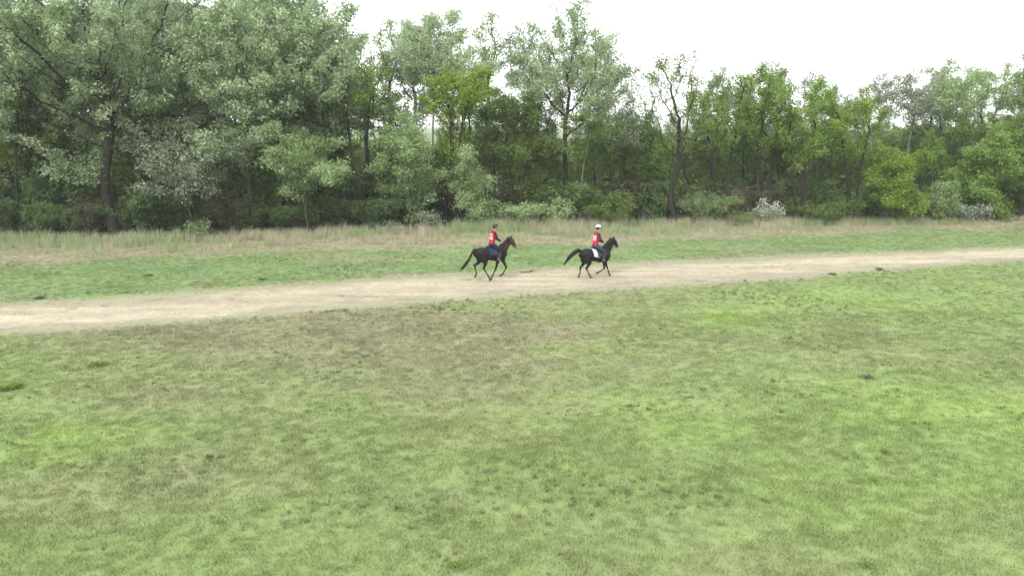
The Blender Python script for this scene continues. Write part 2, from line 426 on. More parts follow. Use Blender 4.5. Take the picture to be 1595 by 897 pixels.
def branch_arrays(P, par, rad, sel, sides, main):
    """tapered tube from parent to child for each selected node"""
    idx = np.where(sel)[0]
    dirs = np.zeros_like(P); ok = par >= 0
    dirs[ok] = P[ok] - P[par[ok]]; dirs[~ok] = (0, 0, 1)
    dirs /= np.linalg.norm(dirs, axis=1)[:, None] + 1e-9
    ref = np.where(np.abs(dirs[:, :1]) < .9, np.array([[1., 0, 0]]), np.array([[0, 1., 0]]))
    A = np.cross(dirs, ref); A /= np.linalg.norm(A, axis=1)[:, None]; B = np.cross(dirs, A)
    an = np.arange(sides) * 2 * math.pi / sides; ca, sa = np.cos(an), np.sin(an)
    p0 = par[idx]; r0 = np.where(main[idx], rad[p0], rad[idx] * 1.15)
    start = P[p0][:, None] + (A[p0][:, None] * ca[None, :, None] + B[p0][:, None] * sa[None, :, None]) * r0[:, None, None]
    end = P[idx][:, None] + (A[idx][:, None] * ca[None, :, None] + B[idx][:, None] * sa[None, :, None]) * rad[idx][:, None, None]
    V = np.concatenate([start, end], 1).reshape(-1, 3); n = len(idx)
    base = (np.arange(n) * 2 * sides)[:, None]; i = np.arange(sides)[None]; j = (i + 1) % sides
    Fq = np.stack([base + i, base + j, base + sides + j, base + sides + i], 2).reshape(-1, 4)
    return V, Fq

def leaf_mesh(name, r, pos, size, tint, droop=.2, aspect=.52):
    n = len(pos)
    d = r.normal(size=(n, 3)); d[:, 2] -= droop; d /= np.linalg.norm(d, axis=1)[:, None]
    nn = r.normal(size=(n, 3)); nn[:, 2] += .6; s = np.cross(d, nn); s /= np.linalg.norm(s, axis=1)[:, None]
    up_ = np.cross(s, d)
    L = size[:, None]
    v0 = pos; v2 = pos + d * L; m_ = pos + d * L * .45
    v1 = m_ + s * L * aspect * .5 + up_ * L * .08; v3 = m_ - s * L * aspect * .5 + up_ * L * .08
    V = np.stack([v0, v1, v2, v3], 1).reshape(-1, 3); b_ = (np.arange(n) * 4)[:, None]
    me = mesh_np(name, V, b_ + np.array([[0, 1, 2, 3]]))
    a = me.attributes.new('tint', 'FLOAT', 'POINT'); a.data.foreach_set('value', np.repeat(tint, 4).astype(np.float32))
    return me

def make_tree(name, seed, height, crown_w, crown_lo, leaf, bark='bark', cover=2.0, leafsize=.22, stems=1, lean=(0, 0), n_att=None,
              tip=.010, sigma=.22, lobes=9, clear=None, step=.36, spread=.5, tintmid=.5, expo=2.5, rmax=.4, rbase=None):
    """returns (trunk with its branches, crown of leaves) standing at the origin"""
    r = np.random.default_rng(seed)
    zc = (height + crown_lo) / 2; rz = (height - crown_lo) / 2
    vol = crown_w ** 2 * rz * 2
    n_att = n_att or int(min(1900, max(260, vol * 2.6)))
    att = crown_points(r, n_att, lean[0], lean[1], zc, crown_w / 2, crown_w / 2 * .85, rz, lobes)
    att = att[att[:, 2] > max(.25, crown_lo * .85)]
    clear = clear if clear is not None else crown_lo + rz * .5
    st = []
    for k in range(stems):
        a = k * 6.283 / stems + r.uniform(0, 1); o = np.array([math.cos(a), math.sin(a), 0])
        b0 = o * (.22 if stems > 1 else 0); n_ = max(3, int(clear / step)); pts = []
        w1, w2 = r.normal(0, .16, 2)
        for i in range(n_ + 1):
            t = i / n_
            p_ = b0 * min(1, t * 7) + np.array([lean[0] * t ** 1.3, lean[1] * t ** 1.3, -.12 + (clear + .12) * t]) + o * (spread * crown_w * .3 * t ** 1.4 if stems > 1 else 0)
            p_ = p_ + np.array([math.sin(t * 5 + w1 * 9) * w1, math.cos(t * 4 + w2 * 7) * w2, 0]) * min(1, t * 3) * min(1, clear / 4)
            pts.append(p_)
        st.append(pts)
    P, par = grow(r, st, att, step, step * 1.5)
    N = len(P); ch = [[] for _ in range(N)]
    for i, p_ in enumerate(par):
        if p_ >= 0: ch[p_].append(i)
    rad = np.zeros(N)
    for i in range(N - 1, -1, -1):
        rad[i] = tip if not ch[i] else sum(rad[c] ** expo for c in ch[i]) ** (1 / expo)
    main = np.zeros(N, bool)
    for i in range(N):
        if ch[i]: main[max(ch[i], key=lambda c: rad[c])] = True
    rad = rad * min(1, rmax / rad.max()) if rad.max() > rmax else rad
    if rbase: rad = tip * (rad / tip) ** (math.log(rbase / tip) / math.log(rad.max() / tip))
    rad = np.maximum(rad, tip * .8)
    rad = rad * (1 + np.exp(-np.clip(P[:, 2], 0, 9) * 2.2) * .4 * (rad > .05))
    ok = par >= 0; thick = rad > .05
    V1, F1 = branch_arrays(P, par, rad, thick & ok, 8, main)
    V2, F2 = branch_arrays(P, par, rad, ~thick & ok, 4, main)
    tm = mesh_np('trunk', np.concatenate([V1, V2]), np.concatenate([F1, F2 + len(V1)]), True)
    tw = np.where((rad < tip * 2.3) & (P[:, 2] > min(.3, crown_lo * .5)))[0]
    n_leaf = cover * math.pi / 4 * crown_w * (height - crown_lo) / (leafsize ** 2 * .52 * .5 * .45)
    wgt = r.random(len(tw)) ** 2.0 + .06; cnt = r.poisson(wgt / wgt.sum() * n_leaf); src = np.repeat(tw, cnt)
    f_ = r.random(len(src))[:, None]
    base = P[src] * (1 - f_) + P[np.maximum(par[src], 0)] * f_
    pos = base + r.normal(0, sigma, (len(src), 3)) * np.array([1, 1, .7])
    pos[:, 2] = np.maximum(pos[:, 2], .12)
    clump = r.random(N)
    tint = np.clip(tintmid + (clump[src] - .5) * .75 + r.normal(0, .13, len(src)), 0, 1)
    cm = leaf_mesh('crown', r, pos, r.uniform(.5, 1.4, len(src)) * leafsize, tint)
    tm.materials.append(M[bark]); cm.materials.append(M[leaf])
    return tm, cm

TREES = []
def put_tree(name, meshes, x, y, label, cat='tree', group=None, rz=0, sc=1.0):
    e = empty(name, (x, y, float(gz(x, y))), rz); e.scale = (sc, sc, sc)
    obj('trunk', meshes[0], parent=e)
    obj('crown', meshes[1], parent=e)
    tag(e, label, cat, group); TREES.append(e)
    return e
def edge(u): return 54 + 9.0 * u / 1595
def tree_px(name, seed, u, dy, v_top, half_px, v_lo, leaf, label, group=None, **kw):
    """a tree standing dy metres inside the wood's edge, sized from what is seen of it"""
    Yd = edge(u) + dy; H = zat(v_top, Yd); lo = max(.3, zat(v_lo, Yd)); w = 2.2 * half_px * Yd / F_PX
    return put_tree(name, make_tree(name, seed, H, w, lo, leaf, **kw), xat(u, Yd), Yd, label, group=group)

# front of the wood, left to right
tree_px('silvery_tree', 1, 20, 3.0, -60, 150, 190, 'silver', 'pale leafy tree at the far left edge with dark forked leaning trunks', stems=2, bark='bark', cover=1.33, lean=(-.6, 0), spread=.35, leafsize=0.20)
tree_px('broad_tree', 2, 175, 2.0, -95, 175, 290, 'silver', 'large grey green tree with one thick dark trunk, left of the wood', bark='bark', cover=1.7, clear=7.6, rbase=.31, leafsize=.21, tip=.016, lobes=13)
tree_px('tall_silvery_tree', 3, 390, 2.6, -75, 150, 270, 'silver', 'tallest pale silvery tree, boughs drooping low, left of the gap in the wood', bark='greybark', cover=2.00, clear=8.0, leafsize=0.21, lobes=13, tintmid=.55)
tree_px('blossoming_tree', 4, 300, 1.2, 180, 80, 325, 'blossom', 'low spreading tree with whitish drooping boughs below the tallest silvery tree', bark='greybark', cover=.75, leafsize=0.17, stems=3, spread=.9, tintmid=.34, lobes=9, clear=3.6)
tree_px('slender_pale_tree', 5, 478, -.6, 175, 72, 330, 'pale', 'small pale green tree with thin trunk standing forward in the dry grass', bark='greybark', cover=1.5, leafsize=0.17, clear=4.6, rmax=.11, lobes=10, tintmid=.42)
tree_px('slender_dark_tree', 6, 562, 4.0, 85, 56, 200, 'yellow', 'slender dark stemmed tree with thin yellow green top in the gap', bark='bark', cover=.75, stems=2, spread=.35, clear=7.5, leafsize=.18, tip=.02, n_att=230, step=.45, rbase=.085)
tree_px('slender_dark_tree', 61, 605, 4.0, 130, 44, 215, 'olive', 'slender dark tree right of the gap with sparse leaning branches', bark='bark', cover=.5, clear=6.0, lean=(.5, 0), leafsize=.17, tip=.02, n_att=170, step=.45, rbase=.08)
tree_px('pale_conical_tree', 7, 640, 2.2, 140, 58, 362, 'pale', 'pale green cone shaped tree left of the bright yellow green tree', bark='greybark', cover=1.5, leafsize=0.17, lobes=11, clear=7.0, tintmid=.45)
tree_px('tall_silvery_tree', 8, 680, 10, 5, 82, 150, 'silver', 'tall thin pale tree rising behind the bright yellow green tree', bark='palebark', cover=1.60, clear=9.5, leafsize=0.18, tintmid=.7)
tree_px('yellow_green_tree', 9, 716, 3.0, 55, 62, 235, 'yellow', 'bright yellow green tree with many dark upright stems', bark='bark', cover=1.35, stems=4, spread=.42, clear=6.5, leafsize=.18, lobes=9, tip=.016, n_att=520, step=.42, rbase=.09)
tree_px('young_pale_tree', 10, 736, .8, 222, 40, 358, 'pale', 'small young pale green tree behind the left rider', bark='greybark', cover=1.6, leafsize=0.15, lobes=9, clear=4.2, tintmid=.5)
tree_px('olive_tree', 11, 808, 4.0, 125, 55, 270, 'olive', 'dense olive green tree between the bright tree and the tall silvery one', bark='bark', cover=2.67, stems=2, leafsize=0.20, tintmid=.6)
tree_px('tall_silvery_tree', 12, 880, 5.0, 8, 97, 225, 'silver', 'tall open silvery tree with the highest crown at the middle of the wood', bark='bark', cover=1.0, clear=6.5, leafsize=.17, tintmid=.5, lobes=13, tip=.017, n_att=900, step=.42, rbase=.16)
tree_px('leaning_tree', 13, 900, 2.2, 165, 58, 250, 'olive', 'thin tree with a pale crooked stem behind the right rider', bark='palebark', cover=0.80, lean=(.9, 0), clear=6.5, leafsize=0.18)
tree_px('grey_tree', 14, 955, 5.0, 155, 45, 240, 'bare', 'greyish half bare tree left of the oak like tree', bark='greybark', cover=0.93, leafsize=0.17, clear=6.0, tintmid=.45)
tree_px('oak_like_tree', 15, 1050, 1.2, 56, 72, 255, 'olive', 'dark oak like tree with bare spreading limbs and sparse leaves', bark='bark', cover=.36, clear=4.4, rbase=.2, leafsize=.15, tip=.015, n_att=850, lobes=10, step=.42, tintmid=.7)
tree_px('green_tree', 16, 1125, 4.0, 80, 60, 250, 'green', 'green tree with dark stems just right of the oak like tree', bark='bark', cover=.85, tip=.02, n_att=600, step=.42, rbase=.105, stems=2, spread=.5, clear=5.5, leafsize=0.18, tintmid=.6)
tree_px('green_tree', 17, 1190, 5.0, 80, 56, 240, 'yellow', 'fresh green tree, second to the right of the oak like tree', bark='bark', cover=.85, tip=.02, n_att=600, step=.42, rbase=.105, stems=2, spread=.5, clear=5.5, leafsize=0.18, tintmid=.35)
tree_px('green_tree', 18, 1245, 2.6, 105, 54, 290, 'green', 'mid green tree with several dark slanting stems right of centre', bark='bark', cover=.85, tip=.02, n_att=600, step=.42, rbase=.105, stems=3, spread=.4, clear=6.0, leafsize=0.18, tintmid=.75)
tree_px('yellow_green_tree', 19, 1325, 4.0, 118, 62, 270, 'yellow', 'yellow green tree with dark slanting limbs left of the bushy tree', bark='bark', cover=.85, tip=.02, n_att=600, step=.42, rbase=.105, stems=2, spread=.4, clear=6.5, leafsize=0.18)
tree_px('bushy_tree', 20, 1392, .2, 208, 60, 338, 'yellow', 'low bushy bright green tree standing forward at the right', bark='bark', cover=3.47, stems=2, clear=3.2, leafsize=0.18, lobes=6, tintmid=.42)
tree_px('pale_thin_tree', 21, 1410, 13, 98, 62, 200, 'bare', 'thin pale half bare tree behind the bushy bright tree', bark='palebark', cover=0.93, clear=8.0, leafsize=0.17, tintmid=.7)
tree_px('pale_thin_tree', 22, 1480, 9, 92, 60, 200, 'pale', 'tall thin pale green tree right of the half bare one', bark='greybark', cover=1.07, clear=8.0, leafsize=0.18, tintmid=.5, stems=2, spread=.3)
tree_px('dense_green_tree', 23, 1530, 1.6, 185, 75, 335, 'green', 'dense mid green tree near the right edge', bark='bark', cover=2.93, clear=4.5, leafsize=0.20, lobes=8, tintmid=.6, stems=2)
tree_px('silvery_tree', 24, 1600, 3.5, 95, 66, 300, 'pale', 'pale green tall tree cut by the right edge of the picture', bark='greybark', cover=1.73, clear=6.5, leafsize=0.18, tintmid=.45)

LANDMARKS = [(20, 'leaning left edge tree'), (175, 'thick dark trunked tree'), (300, 'whitish drooping tree'), (390, 'tallest silvery tree'), (478, 'small thin trunked tree'), (562, 'slender tree in the gap'),
    (640, 'pale cone shaped tree'), (716, 'bright yellow green tree'), (808, 'dense olive tree'), (880, 'tall open silvery tree'), (955, 'greyish half bare tree'), (1050, 'oak like tree'), (1150, 'two fresh green trees'),
    (1245, 'tree with slanting stems'), (1325, 'tree with slanting limbs'), (1392, 'low bushy bright tree'), (1480, 'tall thin pale tree'), (1545, 'dense right edge tree')]
def where(u, rear):
    q_, nm = min(LANDMARKS, key=lambda l: abs(l[0] - u)); d_ = u - q_
    side = 'directly behind' if abs(d_) < 14 else ('just ' if abs(d_) < 34 else '') + ('left of' if d_ < 0 else 'right of')
    return ('deeper in, ' if rear else '') + side + ' the ' + nm
# trees standing deeper in the wood: copies of a few grown shapes
def back_set():
    D = {}
    D['silver'] = [make_tree('b', 101, 17, 9, 4.5, 'silver', 'greybark', cover=1.5, leafsize=.26, clear=10), make_tree('b', 102, 15.5, 8, 4, 'silver', 'bark', cover=1.3, leafsize=.26, clear=9, stems=2, spread=.3)]
    D['olive'] = [make_tree('b', 103, 12, 7.5, 2.5, 'olive', 'bark', cover=1.25, leafsize=.2, clear=5.5, stems=2, spread=.5, tip=.014), make_tree('b', 104, 11, 7, 2.2, 'green', 'bark', cover=1.25, leafsize=.2, clear=5, tip=.014)]
    D['pale'] = [make_tree('b', 105, 13, 6.5, 5, 'bare', 'palebark', cover=.7, leafsize=.17, clear=7.0, tip=.016, n_att=420, rbase=.15), make_tree('b', 106, 13, 7, 4.5, 'pale', 'greybark', cover=.8, leafsize=.18, clear=7.0, stems=2, spread=.5, tip=.016, n_att=420, rbase=.15)]
    return D
BK = back_set()
def back_tree(name, key, u, dy, v_top, label, group, h0):
    label = label + ' ' + where(u, dy > 11)
    Yd = edge(u) + dy; H = zat(v_top, Yd); k = random.randrange(2)
    put_tree(name, BK[key][k], xat(u, Yd), Yd, label, group=group, rz=random.uniform(0, 6.28), sc=H / h0[k])
for u, dy, vt in ((60, 8, -60), (125, 12, -40), (255, 9, -70), (325, 12, -50), (440, 10, -55), (500, 8, -5), (468, 5, -45), (525, 7, 12), (-40, 7, -70), (210, 14, -30), (395, 15, -20)):
    back_tree('silvery_tree', 'silver', u, dy, vt, 'tall pale second row tree', 'pale trees deep in the left of the wood', (17, 15.5))
for u, dy, vt in ((90, 6, 95), (235, 6, 120), (330, 7, 130), (440, 6, 110), (510, 9, 120), (20, 6, 110)):
    back_tree('shaded_tree', 'olive', u, dy, vt, 'dull green shaded tree', 'shaded trees on the left', (12, 11))
for u, dy, vt in ((620, 7, 215), (690, 8, 190), (770, 8, 150), (845, 6, 170), (925, 8, 175), (990, 7, 160), (660, 6, 225)):
    back_tree('shaded_tree', 'olive', u, dy, vt, 'dull olive second row tree', 'shaded trees in the middle of the wood', (12, 11))
for u, dy, vt in ((1085, 8, 165), (1155, 9, 150), (1225, 9, 160), (1290, 8, 170), (1360, 7, 215), (1440, 8, 200), (1510, 7, 175), (1585, 8, 165), (1020, 6, 190)):
    back_tree('green_tree', 'olive', u, dy, vt, 'green second row tree', 'second row trees on the right', (12, 11))
for u, dy, vt in ((1110, 14, 92), (1180, 13, 88), (1270, 14, 100), (1345, 15, 104), (1445, 15, 90), (1525, 13, 98), (1590, 12, 90), (590, 16, 30), (650, 17, 20), (740, 15, 20), (830, 14, 25), (930, 14, 35)):
    back_tree('pale_thin_tree', 'pale', u, dy, vt, 'thin pale crowned back tree', 'thin pale trees at the back of the wood', (13, 13))

# ------------------------------------------------------------------ shrubs
def shrub_mesh(seed, h, w, leaf, cover, leafsize, tintmid=.5, bark='bark'):
    return make_tree('shrub', seed, h, w, .15, leaf, bark, cover=cover, leafsize=leafsize, stems=5, spread=.9, clear=h * .45, sigma=.17, step=.24, lobes=9, rmax=.05, tintmid=tintmid, tip=.008)
LOOK = ['dark green', 'dark green', 'dull olive', 'mid green', 'brownish twiggy']
def put_shrub(k, u, dy, label, group=None, sc=1.0, name='shrub'):
    meshes = SH[k]; label = LOOK[k] + ' ' + label
    Yd = edge(u) + dy; return put_tree(name, meshes, xat(u, Yd), Yd, label + ' ' + where(u, dy > 4.5), 'shrub', group, random.uniform(0, 6.28), sc)
SH = [shrub_mesh(201, 3.6, 4.6, 'dark', 2.2, .20), shrub_mesh(202, 3.0, 4.2, 'dark', 2.2, .20, .65), shrub_mesh(203, 3.0, 4.0, 'olive', 2.0, .19, .35), shrub_mesh(204, 2.4, 4.2, 'green', 2.0, .17, .45), shrub_mesh(205, 3.2, 4.2, 'twig', 1.3, .15, .5)]
for u in range(-20, 620, 42):
    put_shrub(random.choice((0, 1, 1, 2, 4)), u + random.uniform(-12, 12), random.uniform(2, 3.5), 'shrub', 'shaded shrubs on the left', random.uniform(.55, .95))
for u in range(-20, 620, 55):
    put_shrub(random.choice((0, 0, 2)), u + random.uniform(-20, 20), random.uniform(5, 9), 'shrub', 'shaded shrubs on the left', random.uniform(1.0, 1.5))
for u in range(620, 1100, 45):
    put_shrub(random.choice((0, 1, 2, 4, 4)), u + random.uniform(-12, 12), random.uniform(3, 6.5), 'shaded shrub', 'shaded shrubs in the middle', random.uniform(.8, 1.3))
for u in range(1110, 1640, 42):
    put_shrub(random.choice((1, 2, 3, 4)), u + random.uniform(-12, 12), random.uniform(2.5, 6), 'shrub', 'shaded shrubs on the right', random.uniform(.7, 1.2))
def lone_shrub(seed, u, dy, v_top, half_px, leaf, cover, ls, label, tint=.5, name='shrub', bark='greybark'):
    Yd = edge(u) + dy; return put_tree(name, shrub_mesh(seed, zat(v_top, Yd), 2.2 * half_px * Yd / F_PX, leaf, cover, ls, tint, bark), xat(u, Yd), Yd, label, 'shrub')
lone_shrub(211, 815, .6, 303, 42, 'pale', 1.6, .16, 'broad pale green shrub between the two riders', .55)
lone_shrub(212, 872, .9, 308, 24, 'pale', 1.3, .16, 'pale upright shrub just left of the right rider', .6)
lone_shrub(213, 765, .8, 312, 26, 'pale', 1.4, .16, 'pale green shrub just behind the head of the left rider', .35)
lone_shrub(214, 600, .2, 342, 24, 'blossom', .7, .13, 'low whitish twiggy shrub in the dry grass left of the riders', .35)
lone_shrub(215, 667, .4, 322, 19, 'blossom', 1.1, .14, 'small whitish leaved shrub left of the left rider', .4)
lone_shrub(216, 1196, .3, 308, 20, 'blossom', 1.2, .14, 'white blossoming bush right of the oak like tree', .62, 'blossom_bush')
lone_shrub(217, 1518, .2, 308, 36, 'blossom', 1.2, .14, 'wide white blossoming bush near the right edge', .55, 'blossom_bush')
lone_shrub(218, 955, 1.0, 288, 46, 'olive', 1.0, .16, 'loose green shrub behind the horse with the white saddle cloth', .6)
lone_shrub(219, 1100, 1.0, 286, 50, 'pale', .8, .15, 'loose pale green shrub at the foot of the oak like tree', .1)
lone_shrub(220, 1160, .4, 325, 26, 'pale', 1.2, .14, 'low pale green shrub left of the white blossoming bush', .25)
lone_shrub(221, 305, .2, 338, 22, 'pale', 1.0, .14, 'low pale shrub at the edge of the dry grass on the left', .35)
lone_shrub(222, 1470, .8, 275, 30, 'pale', 1.6, .16, 'pale grey green shrub right of the low bushy bright tree', .4)
lone_shrub(223, 1290, .7, 300, 50, 'olive', 1.0, .15, 'low green shrub left of the bushy bright tree', .35)

# far side of the wood: reads as one mass between the trunks
n = 100000
fx = rng.uniform(-95, 105, n); fy = rng.uniform(78, 92, n)
top = 3.6 + 3.4 * fbm(fx / 9, fy / 9, 91, 3) + 1.6 * sstep(10, 40, fx) + 1.5 * sstep(-10, -30, fx)
fz = top * rng.random(n) ** .8 * (.75 + .35 * fbm(fx / 2, fy / 2, 95, 2))
fm = leaf_mesh('far_wood', rng, np.stack([fx, fy, np.maximum(fz, .1)], 1), rng.uniform(.45, .85, n), np.clip(rng.normal(.45, .2, n), 0, 1))
tag(obj('far_wood', fm, M['olive']), 'dim green thicket at the far side of the wood', 'thicket', kind='stuff')

# ------------------------------------------------------------------ horses and riders
class Sculpt:
    """closed lofted shapes that are fused into one continuous skin"""
    def __init__(s): s.V = []; s.F = []
    def tube(s, pts, a, b=None, n=14, side=(0, 1, 0), caps=True):
        """loft along pts; a = half thickness in the plane, b = half width along side"""
        P = np.array(pts, float); b = a if b is None else b
        # round the ends a little
        T = np.gradient(P, axis=0); T /= np.linalg.norm(T, axis=1)[:, None] + 1e-9
        rows = []
        for i, p in enumerate(P):
            sd_ = np.array(side, float); sd_ = sd_ - T[i] * sd_.dot(T[i])
            if np.linalg.norm(sd_) < .2: sd_ = np.array([1., 0, 0]) - T[i] * T[i][0]
            sd_ /= np.linalg.norm(sd_); u_ = np.cross(sd_, T[i])
            rows.append((p, u_, sd_, a[i], b[i], T[i]))
        e0 = rows[0]; e1 = rows[-1]
        k = lambda e, sgn, f, q: (e[0] + e[5] * sgn * min(e[3], e[4]) * q, e[1], e[2], e[3] * f, e[4] * f, e[5])
        if caps: rows = [k(e0, -1, .35, .75), k(e0, -1, .78, .45)] + rows + [k(e1, 1, .78, .45), k(e1, 1, .35, .75)]
        base = len(s.V); an = np.arange(n) * 2 * math.pi / n
        for p, u_, sd_, aa, bb, _ in rows:
            for t in an: s.V.append(p + u_ * math.cos(t) * aa + sd_ * math.sin(t) * bb)
        m = len(rows)
        for i in range(m - 1):
            for j in range(n):
                j2 = (j + 1) % n; s.F.append((base + i * n + j, base + i * n + j2, base + (i + 1) * n + j2, base + (i + 1) * n + j))
        s.F.append(tuple(base + j for j in range(n - 1, -1, -1))); s.F.append(tuple(base + (m - 1) * n + j for j in range(n)))
        return s
    def ball(s, c, r, rot=None, n=12):
        base = len(s.V); c = np.array(c, float); r = np.array(r if hasattr(r, '__len__') else (r, r, r), float)
        Rm = np.array(rot) if rot is not None else np.eye(3); m = n // 2 + 1
        for i in range(1, m):
            th = math.pi * i / m
            for j in range(n):
                ph = 2 * math.pi * j / n
                s.V.append(c + Rm @ (r * np.array([math.sin(th) * math.cos(ph), math.sin(th) * math.sin(ph), math.cos(th)])))
        for i in range(m - 2):
            for j in range(n):
                j2 = (j + 1) % n; s.F.append((base + i * n + j, base + (i + 1) * n + j, base + (i + 1) * n + j2, base + i * n + j2))
        s.F.append(tuple(base + j for j in range(n))); s.F.append(tuple(base + (m - 2) * n + j for j in range(n - 1, -1, -1)))
        return s
    def raw(s, name):
        me = bpy.data.meshes.new(name); me.from_pydata([tuple(v) for v in s.V], [], s.F); me.update()
        me.polygons.foreach_set('use_smooth', np.ones(len(me.polygons), bool)); return me
    def skin(s, name, voxel=.02, smooth=4):
        me = s.raw(name); o = bpy.data.objects.new('temp', me); COL.objects.link(o)
        md = o.modifiers.new('r', 'REMESH'); md.mode = 'VOXEL'; md.voxel_size = voxel; md.use_smooth_shade = True
        if smooth: sm = o.modifiers.new('s', 'SMOOTH'); sm.factor = .5; sm.iterations = smooth
        dg = bpy.context.evaluated_depsgraph_get(); dg.update()
        out = bpy.data.meshes.new_from_object(o.evaluated_get(dg)); out.name = name
        bpy.data.objects.remove(o); bpy.data.meshes.remove(me)
        out.materials.clear()
        out.polygons.foreach_set('use_smooth', np.ones(len(out.polygons), bool))
        return out
def verts_of(me):
    a = np.zeros(len(me.vertices) * 3, np.float32); me.vertices.foreach_get('co', a); return a.reshape(-1, 3)

M['coat'] = attr_mat('horse_coat', rough=.5, fine=.3, fscale=14, spec=.16, bump=.08)
M['hair'] = plain('black_horse_hair', (.007, .006, .006), .6, .3, .3, 30)
M['hoof'] = plain('hoof_horn', (.03, .026, .022), .6, .3)
M['leather'] = plain('black_leather', (.014, .012, .012), .45, .4, .2, 40)
M['tan_leather'] = plain('brown_leather', (.10, .045, .025), .5, .4, .2, 40)
M['steel'] = plain('bit_steel', (.5, .5, .5), .3, .5)
M['blue_cloth'] = plain('navy_blue_saddle_cloth', (.016, .026, .07), .85, .1, .2, 30)
M['white_cloth'] = plain('white_saddle_cloth', (.40, .45, .47), .85, .1, .1, 30)
M['skin'] = plain('skin', (.42, .25, .18), .55, .3, .08, 30)
M['red'] = plain('red_vest_cloth', (.32, .016, .035), .75, .2, .15, 14, .2)
M['patch'] = plain('white_print', (.52, .33, .35), .8, .1, .1, 60)
M['darkred'] = plain('dark_red_sleeve_cloth', (.06, .012, .016), .8, .1, .2, 14, .2)
M['olive_sleeve'] = plain('dark_olive_sleeve_cloth', (.045, .045, .032), .8, .1, .2, 14, .2)
M['navy'] = plain('dark_navy_breeches_cloth', (.012, .016, .034), .8, .1, .2, 14, .2)
M['bluegrey'] = plain('dark_blue_grey_breeches_cloth', (.03, .042, .062), .8, .1, .2, 14, .2)
M['helmet_black'] = plain('black_helmet_shell', (.014, .014, .014), .4, .4)
M['helmet_white'] = plain('white_helmet_shell', (.72, .72, .70), .4, .4)
M['dark_hair'] = plain('dark_hair', (.02, .014, .01), .6, .3)
M['eye'] = plain('dark_eye', (.01, .008, .006), .15, .5)

